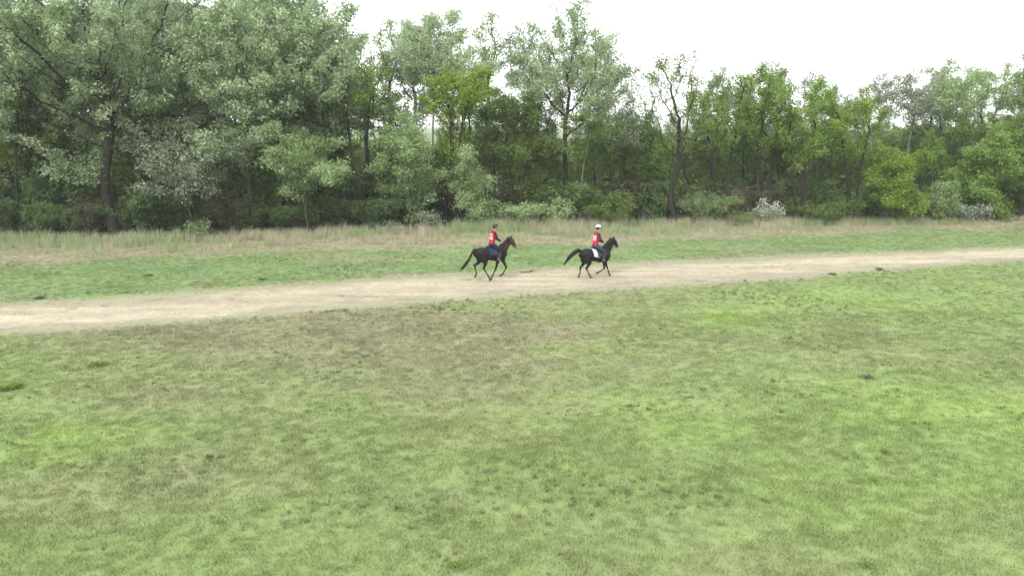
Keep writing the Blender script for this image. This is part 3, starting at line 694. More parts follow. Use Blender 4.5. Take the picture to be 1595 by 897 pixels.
def make_horse(cfg, base, heading):
    """cfg: legs as joint points (x, z); returns the parent object"""
    e = empty('horse', base, heading); dz = cfg['drop']; S_ = Sculpt()
    z = lambda v: v - dz
    # trunk of the body, rump to breast
    sec = [(-.74, 1.20, .13, .12), (-.66, 1.225, .225, .205), (-.50, 1.225, .285, .265), (-.32, 1.205, .285, .285), (-.10, 1.175, .275, .295), (.12, 1.155, .285, .295), (.32, 1.165, .315, .27), (.47, 1.19, .325, .235), (.585, 1.16, .26, .195), (.645, 1.14, .16, .14)]
    S_.tube([(x, 0, z(c)) for x, c, _, _ in sec], [a for _, _, a, _ in sec], [b for *_, b in sec], n=20)
    S_.ball((.42, 0, z(1.44)), (.20, .085, .09))                   # withers
    for sy in (-1, 1):
        S_.ball((-.47, sy * .13, z(1.16)), (.21, .13, .27)); S_.ball((.46, sy * .13, z(1.10)), (.17, .10, .25)); S_.ball((.57, sy * .075, z(1.03)), (.10, .075, .14))
    nk = cfg['neck']                                               # (x, z, half depth, half width)
    S_.tube([(x, 0, zz) for x, zz, _, _ in nk], [a for _, _, a, _ in nk], [b for *_, b in nk], n=16)
    hd = cfg['head']
    S_.tube([(x, 0, zz) for x, zz, _, _ in hd], [a for _, _, a, _ in hd], [b for *_, b in hd], n=14)
    hp = np.array([(x, zz) for x, zz, _, _ in hd]); pol = hp[0]; hdir = (hp[-1] - hp[0]) / np.linalg.norm(hp[-1] - hp[0])
    fr = np.array([-hdir[1], hdir[0]])                             # towards the forehead
    if fr[0] < 0: fr = -fr
    ck = hp[0] + hdir * .17 - fr * .05
    for sy in (-1, 1):
        S_.ball((ck[0], sy * .045, ck[1]), (.085, .04, .085))      # cheek
        er = pol + fr * .05
        S_.tube([(er[0] + .0, sy * .05, er[1] + .02), (er[0] + .005, sy * .062, er[1] + .09), (er[0] + .03, sy * .06, er[1] + .165)], [.028, .03, .008], [.022, .024, .007], n=8)
    for leg in cfg['legs']:
        sy = leg['y']; J = leg['p']
        if leg['hind']:
            st, hk, fe, ho = J
            S_.tube([(-.50, sy * .8, z(1.22)), ((-.46 + st[0]) / 2 - .02, sy, (z(1.02) + st[1]) / 2 + .03), (st[0], sy * 1.05, st[1])], [.22, .19, .125], [.12, .12, .09], n=12)
            m_ = (st[0] * .45 + hk[0] * .55, st[1] * .45 + hk[1] * .55)
            S_.tube([(st[0], sy * 1.05, st[1]), (m_[0], sy, m_[1]), (hk[0] - .012, sy, hk[1] + .02)], [.115, .07, .052], [.075, .052, .038], n=10)
            S_.ball((hk[0] - .025, sy, hk[1] + .03), (.048, .036, .058))
        else:
            st, hk, fe, ho = J
            S_.tube([(.47, sy * .8, z(1.14)), ((.47 + st[0]) / 2, sy * .95, (z(1.05) + st[1]) / 2), (st[0], sy, st[1] + .03)], [.18, .14, .09], [.10, .09, .07], n=12)
            m_ = (st[0] * .5 + hk[0] * .5, st[1] * .5 + hk[1] * .5)
            S_.tube([(st[0], sy, st[1] + .03), (m_[0], sy, m_[1]), (hk[0], sy, hk[1])], [.092, .062, .046], [.068, .048, .04], n=10)
            S_.ball((hk[0] + .006, sy, hk[1]), (.046, .04, .052))
        mid = ((hk[0] + fe[0]) / 2, (hk[1] + fe[1]) / 2)
        S_.tube([(hk[0], sy, hk[1]), (mid[0], sy, mid[1]), (fe[0], sy, fe[1])], [.042, .031, .035], [.034, .026, .03], n=10)
        S_.ball((fe[0], sy, fe[1]), (.042, .037, .042))
        S_.tube([(fe[0], sy, fe[1]), (ho[0], sy, ho[1])], [.034, .036], [.03, .034], n=10)
    body = S_.skin('body', .018, 5)
    co = verts_of(body); cols = np.tile(np.array(cfg['coat'], float), (len(co), 1))
    t = sstep(.50, .80, co[:, 0] + (co[:, 2] - z(1.3)) * .35) * sstep(z(1.12), z(1.35), co[:, 2])
    cols += (np.array(cfg['neckcoat']) - cols) * t[:, None]
    lg = sstep(z(.85), z(.62), co[:, 2]); cols += (np.array((.010, .009, .009)) - cols) * lg[:, None]
    mz = hp[-1]; d = np.hypot(co[:, 0] - mz[0], co[:, 2] - mz[1]); cols += (np.array((.012, .010, .010)) - cols) * (sstep(.17, .06, d) * (co[:, 0] > .7))[:, None]
    set_col(body, cols); obj('body', body, M['coat'], e)
    for leg in cfg['legs']:                                        # hooves
        (fx_, fz_), (hx, hz) = leg['p'][2], leg['p'][3]; dv = np.array([hx - fx_, hz - fz_]); dv /= np.linalg.norm(dv)
        h = Sculpt().tube([(hx - dv[0] * .005, leg['y'], hz - dv[1] * .005), (hx + dv[0] * .055, leg['y'], hz + dv[1] * .055)], [.040, .056], [.038, .05], n=12, caps=False)
        obj('hoof', h.raw('hoof'), M['hoof'], e)
    # tail: a sheaf of locks
    tp = np.array(cfg['tail']); T_ = Sculpt(); r_ = np.random.default_rng(5)
    for k in range(110):
        o = r_.normal(0, 1, 2); fn = r_.uniform(.72, 1.06); pts = []; rr = []
        for i in range(8):
            s_ = i / 7 * fn; x_ = np.interp(s_, np.linspace(0, 1, len(tp)), tp[:, 0]) if s_ <= 1 else tp[-1, 0] - .25 * (s_ - 1); zz = np.interp(s_, np.linspace(0, 1, len(tp)), tp[:, 1])
            w_ = .024 + .055 * math.sin(min(1, s_ * 1.05) * math.pi * .72)
            pts.append((x_ + o[1] * w_ * .25, o[0] * w_ * .7, zz + o[1] * w_ * .75)); rr.append(.013 * (1 - .85 * s_ ** 2.5) + .002)
        T_.tube(pts, rr, n=6)
    obj('tail', T_.raw('tail'), M['hair'], e)
    # mane: locks along the crest, falling to the near side, and a forelock
    Mn = Sculpt()
    crest = [(np.array([x, zz]) + np.array([-.55, .83]) * a * .97) for x, zz, a, _ in nk[1:]] + [np.array(pol) + np.array([-.02, .06])]
    crest = np.array(crest)
    for k in range(100):
        s_ = k / 99; x_ = np.interp(s_, np.linspace(0, 1, len(crest)), crest[:, 0]); zz = np.interp(s_, np.linspace(0, 1, len(crest)), crest[:, 1])
        L_ = r_.uniform(.13, .22) * (1.15 - .4 * s_); sy = -1 if r_.random() < .8 else 1; bk = r_.uniform(.0, .6) + cfg['wind']
        Mn.tube([(x_ + .01, 0, zz - .02), (x_ - L_ * .15 * bk, sy * .055, zz + .018 - L_ * .1), (x_ - L_ * .5 * bk, sy * .095, zz - L_ * .55), (x_ - L_ * .8 * bk, sy * .105, zz - L_ * .95)], [.016, .015, .011, .003], n=6)
    fo = pol + fr * .06
    for k in range(5): Mn.tube([(fo[0] - .02, (k - 2) * .012, fo[1] + .05), (fo[0] + .03, (k - 2) * .016, fo[1] + .0), (fo[0] + .05 + hdir[0] * .1, (k - 2) * .018, fo[1] + hdir[1] * .14)], [.014, .016, .004], n=6)
    obj('mane', Mn.raw('mane'), M['hair'], e)
    for sy in (-1, 1):
        q_ = pol + hdir * .17 + fr * .045; w_ = np.interp(.17, [0, .5], [.075, .06])
        obj('eye', Sculpt().ball((q_[0], sy * .068, q_[1]), .017).raw('eye'), M['eye'], e)
        q_ = hp[-1] + fr * .03 - hdir * .01
        obj('nostril', Sculpt().ball((q_[0], sy * .036, q_[1]), (.014, .008, .018)).raw('nostril'), M['eye'], e)
    # bridle: head straps, bit rings and reins to the rider's hands
    br = Sculpt()
    def hoop(s0, da, db, off=0.0, r=.009):
        c = pol + hdir * s0; a_ = np.interp(s0, [0, .14, .32, .46], [hd[0][2], hd[1][2], hd[2][2], hd[3][2]]) + .012; b_ = np.interp(s0, [0, .14, .32, .46], [hd[0][3], hd[1][3], hd[2][3], hd[3][3]]) + .014
        pts = []
        for i in range(19):
            t_ = i / 18 * 2 * math.pi; f2 = fr * math.cos(t_) * a_ - hdir * math.cos(t_) * off
            pts.append((c[0] + f2[0], math.sin(t_) * b_, c[1] + f2[1]))
        br.tube(pts, [r] * 19, n=5, side=(.3, .2, 1))
    hoop(.30, 0, 0); hoop(.08, 0, 0, .03); hoop(.0, 0, 0, -.04)
    bit = pol + hdir * .43 - fr * .02
    bo = obj('bridle', br.raw('bridle'), M[cfg['bridle']], e)
    for sy in (-1, 1):
        q_ = pol + hdir * .02 - fr * .0
        obj('cheek_strap', Sculpt().tube([(q_[0], sy * .08, q_[1]), (pol[0] + hdir[0] * .22 + fr[0] * .01, sy * .088, pol[1] + hdir[1] * .22 + fr[1] * .01), (bit[0], sy * .066, bit[1])], [.009] * 3, [.005] * 3, n=6).raw('cheek_strap'), M[cfg['bridle']], bo)
        ring = Sculpt(); ring.tube([(bit[0] + .032 * math.cos(t_), sy * .07, bit[1] + .032 * math.sin(t_)) for t_ in np.linspace(0, 2 * math.pi, 13)], [.005] * 13, n=5)
        obj('bit_ring', ring.raw('bit_ring'), M['steel'], bo)
        h = cfg['hand']; pts = []
        for i in range(8):
            t_ = i / 7; pts.append((bit[0] + (h[0] - bit[0]) * t_, sy * (.072 + (.085 - .072) * t_ + .05 * math.sin(t_ * math.pi)), bit[1] + (h[1] - bit[1]) * t_ - .05 * math.sin(t_ * math.pi)))
        obj('rein', Sculpt().tube(pts, [.008] * 8, [.005] * 8, n=6).raw('rein'), M[cfg['bridle']], bo)
    return e

def make_saddle(cfg, base, heading):
    e = empty('saddle', base, heading); dz = cfg['drop']; x0 = cfg['seat'][0]; zt = 1.455 - dz
    # cloth: a curved sheet with thickness hugging the back and hanging down both flanks
    def sheet(xa, xb, zbot, off, cut=0.0, nx=10, na=25, mesh='saddle_cloth'):
        V, Fc = [], []
        for lay in (0, 1):
            for i in range(nx + 1):
                x_ = xa + (xb - xa) * i / nx
                zc = np.interp(x_, [-.32, -.10, .12, .32, .47], [1.205, 1.175, 1.155, 1.165, 1.19]) - dz; a_ = np.interp(x_, [-.32, -.10, .12, .32, .47], [.285, .275, .285, .315, .325]); b_ = np.interp(x_, [-.32, -.10, .12, .32, .47], [.285, .295, .295, .27, .235])
                zb = zbot + cut * abs(i / nx - .55) ** 2 * 2
                for j in range(na + 1):
                    t_ = (j / na * 2 - 1); th = t_ * 1.75; o_ = off + lay * .016
                    y_ = math.sin(th) * (b_ + o_); z_ = zc + math.cos(th) * (a_ + o_)
                    if z_ < zb - dz: z_ = zb - dz + (z_ - zb + dz) * .02
                    V.append((x_ + (zt - z_) * cfg.get('rake', .12), y_, z_))
        L_ = (nx + 1) * (na + 1); g_ = lambda l, i, j: l * L_ + i * (na + 1) + j
        for i in range(nx):
            for j in range(na):
                Fc.append((g_(1, i, j), g_(1, i, j + 1), g_(1, i + 1, j + 1), g_(1, i + 1, j))); Fc.append((g_(0, i, j), g_(0, i + 1, j), g_(0, i + 1, j + 1), g_(0, i, j + 1)))
        for j in range(na):
            Fc.append((g_(0, 0, j), g_(0, 0, j + 1), g_(1, 0, j + 1), g_(1, 0, j))); Fc.append((g_(0, nx, j), g_(1, nx, j), g_(1, nx, j + 1), g_(0, nx, j + 1)))
        for i in range(nx):
            Fc.append((g_(0, i, 0), g_(1, i, 0), g_(1, i + 1, 0), g_(0, i + 1, 0))); Fc.append((g_(0, i, na), g_(0, i + 1, na), g_(1, i + 1, na), g_(1, i, na)))
        me = bpy.data.meshes.new(mesh); me.from_pydata(V, [], Fc); me.update(); me.polygons.foreach_set('use_smooth', np.ones(len(me.polygons), bool)); return me
    obj('saddle_cloth', sheet(x0 - .27, x0 + .25, 1.10, .022, .1), M[cfg['cloth']], e)
    obj('saddle_flap', sheet(x0 - .08, x0 + .20, 1.10, .05, .12, mesh='saddle_flap'), M['leather'], e)
    s_ = Sculpt().tube([(x0 - .24, 0, zt + .075), (x0 - .17, 0, zt + .07), (x0 - .02, 0, zt + .045), (x0 + .12, 0, zt + .06), (x0 + .19, 0, zt + .09)], [.03, .045, .05, .05, .03], [.10, .15, .13, .10, .06], n=14)
    obj('seat', s_.skin('seat', .014, 3), M['leather'], e)
    gt = Sculpt(); pts = []
    for i in range(21):
        t_ = math.pi * (i / 20) + math.pi / 2 * 0; th = -math.pi / 2 + (i / 20) * math.pi
        pts.append((x0 + .16, math.sin(th) * .302, 1.155 - dz - math.cos(th) * .312))
    gt.tube(pts, [.012] * 21, [.035] * 21, n=8, side=(1, 0, 0)); obj('girth', gt.raw('girth'), M['leather'], e)
    for sy in (-1, 1):
        f = cfg['foot']
        obj('stirrup_leather', Sculpt().tube([(x0 + .10, sy * .345, zt - .22), (f[0], sy * .40, f[1] + .13)], [.012] * 2, [.004] * 2, n=6).raw('stirrup_leather'), M['leather'], e)
        st = Sculpt(); st.tube([(f[0] + .012, sy * .40 + .055 * math.cos(t_), f[1] + .055 + .075 * math.sin(t_)) for t_ in np.linspace(-.9, math.pi + .9, 15)] + [(f[0] + .012, sy * .40 + .034, f[1] - .004)], [.006] * 16, n=6, side=(1, 0, 0))
        obj('stirrup', st.raw('stirrup'), M['steel'], e)
    return e

def make_rider(cfg, base, heading):
    e = empty('person', base, heading)
    hip, sho, hed = np.array(cfg['hip']), np.array(cfg['shoulder']), np.array(cfg['headc']); elb, han = np.array(cfg['elbow']), np.array(cfg['hand']); kne, foo = np.array(cfg['knee']), np.array(cfg['foot'])
    up = (sho - hip) / np.linalg.norm(sho - hip)
    P3 = lambda p, y: (p[0], y, p[1])
    def hand(S_, sy):
        S_.ball((han[0], sy * .085, han[1]), (.045, .02, .04))
        for i, (dz_, L_) in enumerate(((.028, .9), (.009, 1.0), (-.010, .94), (-.028, .76))):     # four fingers curled round the rein
            q_ = np.array([han[0] + .032, sy * .085, han[1] + dz_]); l_ = .034 * L_
            S_.tube([q_, q_ + np.array([l_, -sy * .004, -.004]), q_ + np.array([l_ * 1.15, -sy * .030, -.006]), q_ + np.array([l_ * .45, -sy * .046, -.006])], [.0092, .0088, .0082, .007], n=8, side=(0, 0, 1))
        S_.tube([(han[0] - .005, sy * .072, han[1] + .034), (han[0] + .028, sy * .055, han[1] + .056), (han[0] + .058, sy * .048, han[1] + .052)], [.012, .0105, .008], n=8)
    S_ = Sculpt()
    # skin: head with nose, chin and ears, neck, torso core, arms with hands, legs
    S_.ball(P3(hed, 0), (.088, .074, .112)); S_.ball((hed[0] + .03, 0, hed[1] - .06), (.055, .055, .06)); S_.ball((hed[0] + .06, 0, hed[1] - .095), (.024, .026, .02))
    S_.tube([(hed[0] + .080, 0, hed[1] + .015), (hed[0] + .104, 0, hed[1] - .025)], [.011, .016], n=8)
    S_.tube([(hed[0] + .078, -.022, hed[1] - .058), (hed[0] + .084, 0, hed[1] - .058), (hed[0] + .078, .022, hed[1] - .058)], [.009, .011, .009], n=6, side=(0, 0, 1))
    for sy in (-1, 1): S_.ball((hed[0] - .008, sy * .078, hed[1] - .012), (.018, .009, .03))
    S_.tube([P3(hed + np.array([-.02, -.06]), 0), P3(sho + up * .02, 0)], [.056, .062], n=12)
    S_.tube([P3(hip, 0), P3(hip * .5 + sho * .5, 0), P3(sho - up * .07, 0)], [.09, .085, .075], [.13, .115, .11], n=14)
    for sy in (-1, 1):
        S_.tube([P3(sho - up * .03, sy * .165), P3(elb, sy * .20), P3(elb * .4 + han * .6, sy * .135), (han[0] - .03, sy * .088, han[1])], [.05, .04, .034, .024], n=10); hand(S_, sy)
        S_.tube([P3(hip, sy * .10), P3(hip * .5 + kne * .5, sy * .24), P3(hip * .12 + kne * .88, sy * .325), P3(kne * .8 + foo * .2, sy * .355), P3(kne * .4 + foo * .6, sy * .38), (foo[0] - .035, sy * .392, foo[1] + .06)], [.08, .066, .046, .036, .030, .026], n=10)
        S_.tube([(foo[0] - .06, sy * .39, foo[1] + .035), (foo[0] + .07, sy * .405, foo[1] + .035)], [.022, .018], [.022, .024], n=8)
    obj('body', S_.skin('body', .0065, 1), M['skin'], e)
    for sy in (-1, 1): obj('eye', Sculpt().ball((hed[0] + .078, sy * .028, hed[1] + .004), .0115).raw('eye'), M['eye'], e)
    # sleeves and shirt
    J_ = Sculpt()
    for sy in (-1, 1): J_.tube([P3(sho - up * .035, sy * .10), P3(sho - up * .05, sy * .172), P3(sho * .5 + elb * .5, sy * .195), P3(elb, sy * .205), P3(elb * .5 + han * .5, sy * .155), (han[0] - .045, sy * .095, han[1] + .006)], [.07, .072, .06, .052, .045, .034], n=12)
    J_.tube([P3(sho - up * .06, 0), P3(sho + up * .045, 0)], [.10, .062], [.15, .066], n=14)
    obj('shirt', J_.skin('shirt', .011, 2), M[cfg['sleeve']], e)
    # vest: chest, waist and a short hem over the hips
    tt = [0, .12, .3, .5, .7, .85, .95, 1.03]; aa = [.128, .125, .116, .122, .132, .128, .105, .07]; bb = [.185, .178, .162, .168, .185, .186, .160, .10]
    Vt = Sculpt().tube([P3(hip + (sho - hip) * (t_ * .97 + .02), 0) for t_ in tt], aa, bb, n=24); vest = obj('vest', Vt.skin('vest', .011, 2), M['red'], e)
    def panel(t0, t1, half):                                       # printed white field on the back of the vest
        V, Fc = [], []; n1, n2 = 6, 12; side = np.array([up[1], -up[0]])
        for lay in (0, 1):
            for i in range(n1 + 1):
                t_ = t0 + (t1 - t0) * i / n1; c = hip + (sho - hip) * (t_ * .97 + .02); a_ = np.interp(t_, tt, aa) + .002 + .008 * lay; b_ = np.interp(t_, tt, bb) + .002 + .008 * lay
                for j in range(n2 + 1):
                    ph = (j / n2 * 2 - 1) * half; q_ = c - side * a_ * math.cos(ph); V.append((q_[0], b_ * math.sin(ph), q_[1]))
        L_ = (n1 + 1) * (n2 + 1); g_ = lambda l, i, j: l * L_ + i * (n2 + 1) + j
        for i in range(n1):
            for j in range(n2): Fc.append((g_(1, i, j), g_(1, i + 1, j), g_(1, i + 1, j + 1), g_(1, i, j + 1))); Fc.append((g_(0, i, j), g_(0, i, j + 1), g_(0, i + 1, j + 1), g_(0, i + 1, j)))
        for j in range(n2): Fc.append((g_(0, 0, j), g_(1, 0, j), g_(1, 0, j + 1), g_(0, 0, j + 1))); Fc.append((g_(0, n1, j), g_(0, n1, j + 1), g_(1, n1, j + 1), g_(1, n1, j)))
        for i in range(n1): Fc.append((g_(0, i, 0), g_(0, i + 1, 0), g_(1, i + 1, 0), g_(1, i, 0))); Fc.append((g_(0, i, n2), g_(1, i, n2), g_(1, i + 1, n2), g_(0, i + 1, n2)))
        me = bpy.data.meshes.new('back_patch'); me.from_pydata(V, [], Fc); me.update(); return me
    for t0, t1, hf in cfg['patches']: obj('back_patch', panel(t0, t1, hf), M['patch'], vest)
    # breeches and boots
    B_ = Sculpt().tube([P3(hip - up * .06, 0), P3(hip + up * .07, 0)], [.122, .10], [.172, .15], n=16)
    for sy in (-1, 1): B_.tube([P3(hip - up * .02, sy * .10), P3(hip * .72 + kne * .28, sy * .20), P3(hip * .35 + kne * .65, sy * .29), P3(kne, sy * .345), P3(kne * .7 + foo * .3, sy * .365)], [.115, .105, .088, .068, .058], n=12)
    obj('breeches', B_.skin('breeches', .012, 2), M[cfg['leg']], e)
    for sy in (-1, 1):
        K_ = Sculpt().tube([P3(kne * .72 + foo * .28, sy * .367), P3(kne * .4 + foo * .6, sy * .38), (foo[0] - .035, sy * .392, foo[1] + .10), (foo[0] - .03, sy * .394, foo[1] + .05)], [.066, .062, .048, .048], n=12)
        K_.tube([(foo[0] - .065, sy * .394, foo[1] + .035), (foo[0] + .03, sy * .402, foo[1] + .04), (foo[0] + .12, sy * .412, foo[1] + .03)], [.040, .042, .028], [.038, .044, .036], n=10)
        obj('boot', K_.skin('boot', .011, 2), M['leather'], e)
    # hair and riding helmet with peak and chin strap
    H_ = Sculpt().ball((hed[0] - .03, 0, hed[1] - .01), (.082, .083, .10)); H_.ball((hed[0] - .065, 0, hed[1] - .085), (.035, .05, .05))
    obj('hair', H_.skin('hair', .011, 2), M['dark_hair'], e)
    V, Fc = [], []; nr, ns = 7, 24
    hc = (hed[0] - .006, hed[1] + .035)
    for lay, k_ in ((0, 1.0), (1, .88)):
        for i in range(nr + 1):
            th = math.pi / 2 * i / nr
            for j in range(ns): ph = 2 * math.pi * j / ns; V.append((hc[0] + .128 * k_ * math.sin(th + .001) * math.cos(ph), .105 * k_ * math.sin(th + .001) * math.sin(ph), hc[1] + .115 * k_ * math.cos(th)))
    L_ = (nr + 1) * ns
    for i in range(nr):
        for j in range(ns):
            j2 = (j + 1) % ns; Fc.append((i * ns + j, (i + 1) * ns + j, (i + 1) * ns + j2, i * ns + j2)); Fc.append((L_ + i * ns + j, L_ + i * ns + j2, L_ + (i + 1) * ns + j2, L_ + (i + 1) * ns + j))
    for j in range(ns): j2 = (j + 1) % ns; Fc.append((nr * ns + j, L_ + nr * ns + j, L_ + nr * ns + j2, nr * ns + j2))
    me = bpy.data.meshes.new('helmet'); me.from_pydata(V, [], Fc); me.update(); me.polygons.foreach_set('use_smooth', np.ones(len(me.polygons), bool))
    hm = obj('helmet', me, M[cfg['helmet']], e)
    pk = Sculpt().tube([(hc[0] + .095, 0, hc[1] + .006), (hc[0] + .15, 0, hc[1] - .006), (hc[0] + .19, 0, hc[1] - .02)], [.009, .008, .005], [.095, .08, .045], n=14); obj('peak', pk.raw('peak'), M[cfg['peak']], hm)
    bd = Sculpt().tube([(hc[0] + .131 * math.cos(t_), .108 * math.sin(t_), hc[1] + .004) for t_ in np.linspace(0, 2 * math.pi, 25)], [.013] * 25, [.006] * 25, n=6, side=(.01, 0, 1)); obj('helmet_band', bd.raw('helmet_band'), M[cfg['peak']], hm)
    cs = Sculpt().tube([(hed[0] + .0, -.096, hc[1]), (hed[0] + .03, -.074, hed[1] - .07), (hed[0] + .05, 0, hed[1] - .122), (hed[0] + .03, .074, hed[1] - .07), (hed[0], .096, hc[1])], [.007] * 5, [.004] * 5, n=6); obj('chin_strap', cs.raw('chin_strap'), M['leather'], hm)
    return e

HEAD = math.atan2(float(Y_UP(6) - Y_UP(-4)), 10.0)
h1x, h1y = gp(765, 437); h2x, h2y = gp(927, 432)
cfg1 = dict(drop=0.0, coat=(.009, .007, .008), neckcoat=(.036, .016, .012), wind=.0,
    neck=[(.44, 1.24, .29, .17), (.56, 1.38, .235, .13), (.70, 1.53, .18, .10), (.82, 1.68, .145, .08), (.90, 1.79, .12, .072)],
    head=[(.915, 1.80, .095, .072), (1.00, 1.70, .115, .075), (1.09, 1.55, .078, .056), (1.15, 1.43, .062, .052), (1.17, 1.385, .048, .045)],
    legs=[dict(hind=True, y=.13, p=[(-.46, .90), (-.72, .66), (-.64, .30), (-.70, .20)]), dict(hind=True, y=-.13, p=[(-.30, .88), (-.38, .55), (-.155, .19), (-.11, .065)]),
          dict(hind=False, y=.12, p=[(.38, .85), (.25, .46), (.11, .19), (.055, .075)]), dict(hind=False, y=-.12, p=[(.52, .86), (.68, .56), (.52, .28), (.42, .22)])],
    tail=[(-.74, 1.40), (-.84, 1.36), (-.92, 1.20), (-1.02, .98), (-1.18, .78), (-1.40, .56)], bridle='tan_leather',
    seat=(.06, 1.5), cloth='blue_cloth', hip=(.03, 1.62), shoulder=(.13, 2.165), headc=(.21, 2.375), elbow=(.22, 1.86), hand=(.46, 1.74), knee=(.33, 1.33), foot=(.20, .92),
    sleeve='darkred', leg='navy', helmet='helmet_black', peak='helmet_black', patches=[(.68, .82, .95), (.34, .60, 1.15)])
cfg2 = dict(drop=.17, coat=(.009, .008, .008), neckcoat=(.009, .008, .008), wind=.5,
    neck=[(.44, 1.06, .28, .17), (.54, 1.21, .235, .13), (.66, 1.38, .19, .10), (.76, 1.54, .155, .08), (.84, 1.65, .125, .072)],
    head=[(.86, 1.68, .095, .072), (.95, 1.585, .112, .075), (1.04, 1.45, .078, .056), (1.10, 1.34, .062, .052), (1.125, 1.30, .048, .045)],
    legs=[dict(hind=True, y=.13, p=[(-.50, .70), (-.68, .43), (-.71, .18), (-.755, .075)]), dict(hind=True, y=-.13, p=[(-.36, .70), (-.50, .43), (-.36, .15), (-.30, .065)]),
          dict(hind=False, y=-.12, p=[(.36, .70), (.40, .41), (.17, .27), (.06, .22)]), dict(hind=False, y=.12, p=[(.54, .72), (.66, .40), (.75, .16), (.785, .065)])],
    tail=[(-.74, 1.24), (-.86, 1.26), (-1.02, 1.19), (-1.20, 1.07), (-1.38, .91), (-1.54, .68)], bridle='leather',
    seat=(.02, 1.33), cloth='white_cloth', hip=(-.02, 1.45), shoulder=(.06, 2.04), headc=(.12, 2.245), elbow=(.16, 1.72), hand=(.38, 1.57), knee=(.31, 1.17), foot=(.20, .77),
    sleeve='olive_sleeve', leg='bluegrey', helmet='helmet_white', peak='helmet_black', patches=[(.36, .78, .95)])
for cfg, hx, hy, lh, ls, lp in (
    (cfg1, h1x, h1y, 'dark bay horse with reddish brown neck and head trotting behind', 'black saddle on a dark blue cloth on the bay horse', 'rider in red vest and black helmet holding reins on the bay horse'),
    (cfg2, h2x, h2y, 'black horse trotting in front with its tail streaming out', 'black saddle on a white cloth on the black horse', 'rider in red vest and white helmet sitting upright on the black horse')):
    base = (hx, hy, float(gz(hx, hy)) + .02)
    tag(make_horse(cfg, base, HEAD), lh, 'horse', 'horses on the track')
    tag(make_saddle(cfg, base, HEAD), ls, 'saddle', 'saddles')
    tag(make_rider(cfg, base, HEAD), lp, 'person', 'riders')

# ------------------------------------------------------------------ single tufts and a dead branch that stand out
def lone_tuft(seed, u, v, h, w, n_, label, mat='dark', tm_=.5):
    x_, y_ = gp(u, v); r_ = np.random.default_rng(seed); n_ = n_ * 2; a_ = r_.uniform(0, 6.283, n_); d_ = np.abs(r_.normal(0, w * .3, n_))
    pos = np.stack([d_ * np.cos(a_), d_ * np.sin(a_), np.full(n_, -.015)], 1)
    out_ = np.stack([np.cos(a_) * .5 + r_.normal(0, .3, n_), np.sin(a_) * .5 + r_.normal(0, .3, n_), np.ones(n_)], 1); out_ /= np.linalg.norm(out_, axis=1)[:, None]
    L_ = (h * .72 * r_.uniform(.5, 1.15, n_) * np.clip(1 - .5 * d_ / w, .3, 1))[:, None]; sd_ = np.cross(out_, r_.normal(size=(n_, 3))); sd_ /= np.linalg.norm(sd_, axis=1)[:, None]; sd_ *= .009
    m_ = pos + out_ * L_ * .55; tip_ = pos + out_ * L_ + np.stack([np.cos(a_), np.sin(a_), -np.full(n_, .3)], 1) * L_ * .22
    V = np.stack([pos - sd_ * .6, pos + sd_ * .6, m_ + sd_, tip_, m_ - sd_], 1).reshape(-1, 3); b_ = (np.arange(n_) * 5)[:, None]
    me = mesh_np('grass_tuft', V, b_ + np.array([[0, 1, 2, 3, 4]]))
    a = me.attributes.new('tint', 'FLOAT', 'POINT'); a.data.foreach_set('value', np.repeat(np.clip(r_.normal(tm_, .2, n_), 0, 1), 5).astype(np.float32))
    o = obj('grass_tuft', me, M[mat]); o.location = (x_, y_, float(gz(x_, y_)) + .01); o.rotation_euler = (0, 0, r_.uniform(0, 6.28))
    return tag(o, label, 'grass tuft')
lone_tuft(301, 62, 467, .26, .36, 70, 'dark tuft on the far side of the track at the left')
lone_tuft(302, 232, 430, .24, .38, 60, 'dark tuft in the green verge on the left, beyond the track', tm_=.7)
lone_tuft(303, 410, 437, .2, .5, 50, 'dull tuft beside the far edge of the track, left of the horses', 'olive', .3)
lone_tuft(304, 8, 607, .34, .34, 90, 'bushy green tuft in the near meadow at the left edge', 'green', .6)
lone_tuft(305, 25, 603, .32, .32, 90, 'bushy green tuft just right of another at the left edge', 'green', .6)
lone_tuft(306, 1297, 429, .2, .42, 60, 'wide dark tuft at the near edge of the track on the right', tm_=.6)
lone_tuft(307, 1370, 422, .26, .28, 50, 'dark tuft at the near edge of the track, right of the wide one', tm_=.2)
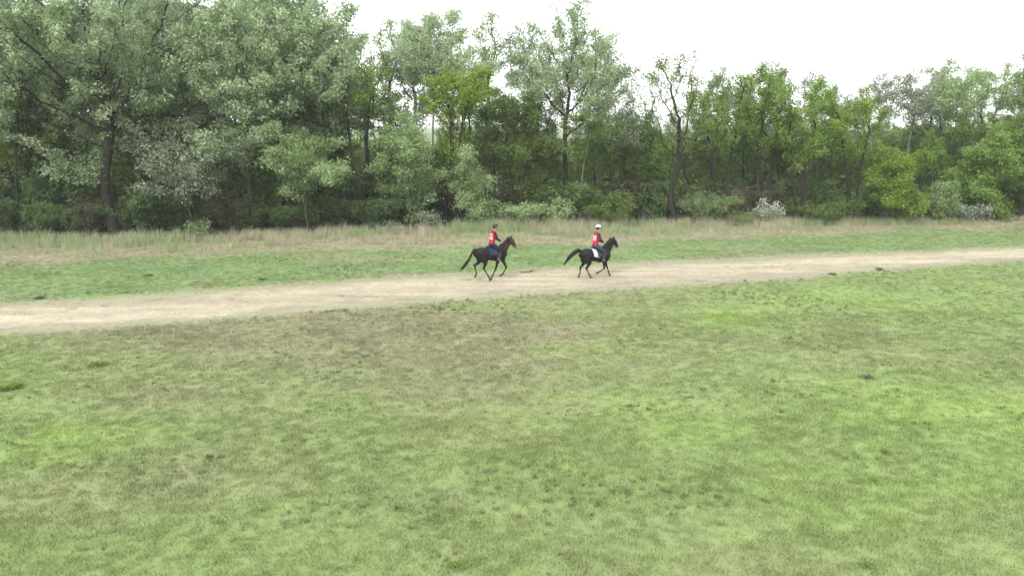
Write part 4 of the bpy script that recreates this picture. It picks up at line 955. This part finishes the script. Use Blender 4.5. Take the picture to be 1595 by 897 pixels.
lone_tuft(308, 155, 568, .2, .8, 90, 'flat dark weed patch in the meadow below the track at the left', 'olive', .2)
lone_tuft(309, 1360, 750, .12, .6, 60, 'broad lush green weed patch in the near meadow on the right', 'yellow', .6)
lone_tuft(310, 1350, 590, .2, .4, 60, 'brownish weed with upright stalks in the meadow on the right', 'bare', .1)
lone_tuft(311, 710, 880, .12, .42, 80, 'lush green weed patch at the bottom of the meadow, left of middle', 'yellow', .6)
lone_tuft(312, 1350, 885, .12, .35, 50, 'dark weed patch at the bottom of the meadow on the right', 'green', .5)
bx_, by_ = gp(822, 424); r_ = np.random.default_rng(9); St = Sculpt()
St.tube([(-.55, -.1, .03), (-.2, .0, .05), (.15, .04, .06), (.5, .12, .10)], [.02, .026, .024, .012], n=7)
St.tube([(.1, .03, .06), (.25, -.06, .16), (.38, -.1, .24)], [.017, .014, .007], n=6); St.tube([(-.2, 0, .05), (-.35, .12, .09), (-.5, .2, .08)], [.014, .011, .006], n=6); St.tube([(.25, .06, .07), (.4, .2, .1)], [.011, .005], n=6)
o = obj('fallen_branch', St.raw('fallen_branch'), M['bark']); o.location = (bx_, by_, float(gz(bx_, by_))); o.rotation_euler = (0, 0, .2); o.scale = (.7, .7, .7)
tag(o, 'dark fallen branch on the verge between the two horses', 'branch')


# ------------------------------------------------------------------ thin hazy air, added to lift the dark shadows
hv = [(x_, y_, z_) for z_ in (-3, 27) for y_ in (-5600, 5600) for x_ in (-5600, 5600)]
hm = bpy.data.meshes.new('lift_haze'); hm.from_pydata(hv, [], [(0, 2, 3, 1), (4, 5, 7, 6), (0, 1, 5, 4), (2, 6, 7, 3), (0, 4, 6, 2), (1, 3, 7, 5)]); hm.update()
mt, n_, out = new_mat('shadow_lift_haze'); pv = n_.nodes.new('ShaderNodeVolumePrincipled'); pv.inputs['Color'].default_value = (.93, .98, .95, 1); pv.inputs['Density'].default_value = .0004
n_.links.new(pv.outputs[0], out.inputs['Volume'])
tag(obj('lift_haze', hm, mt), kind='stuff')
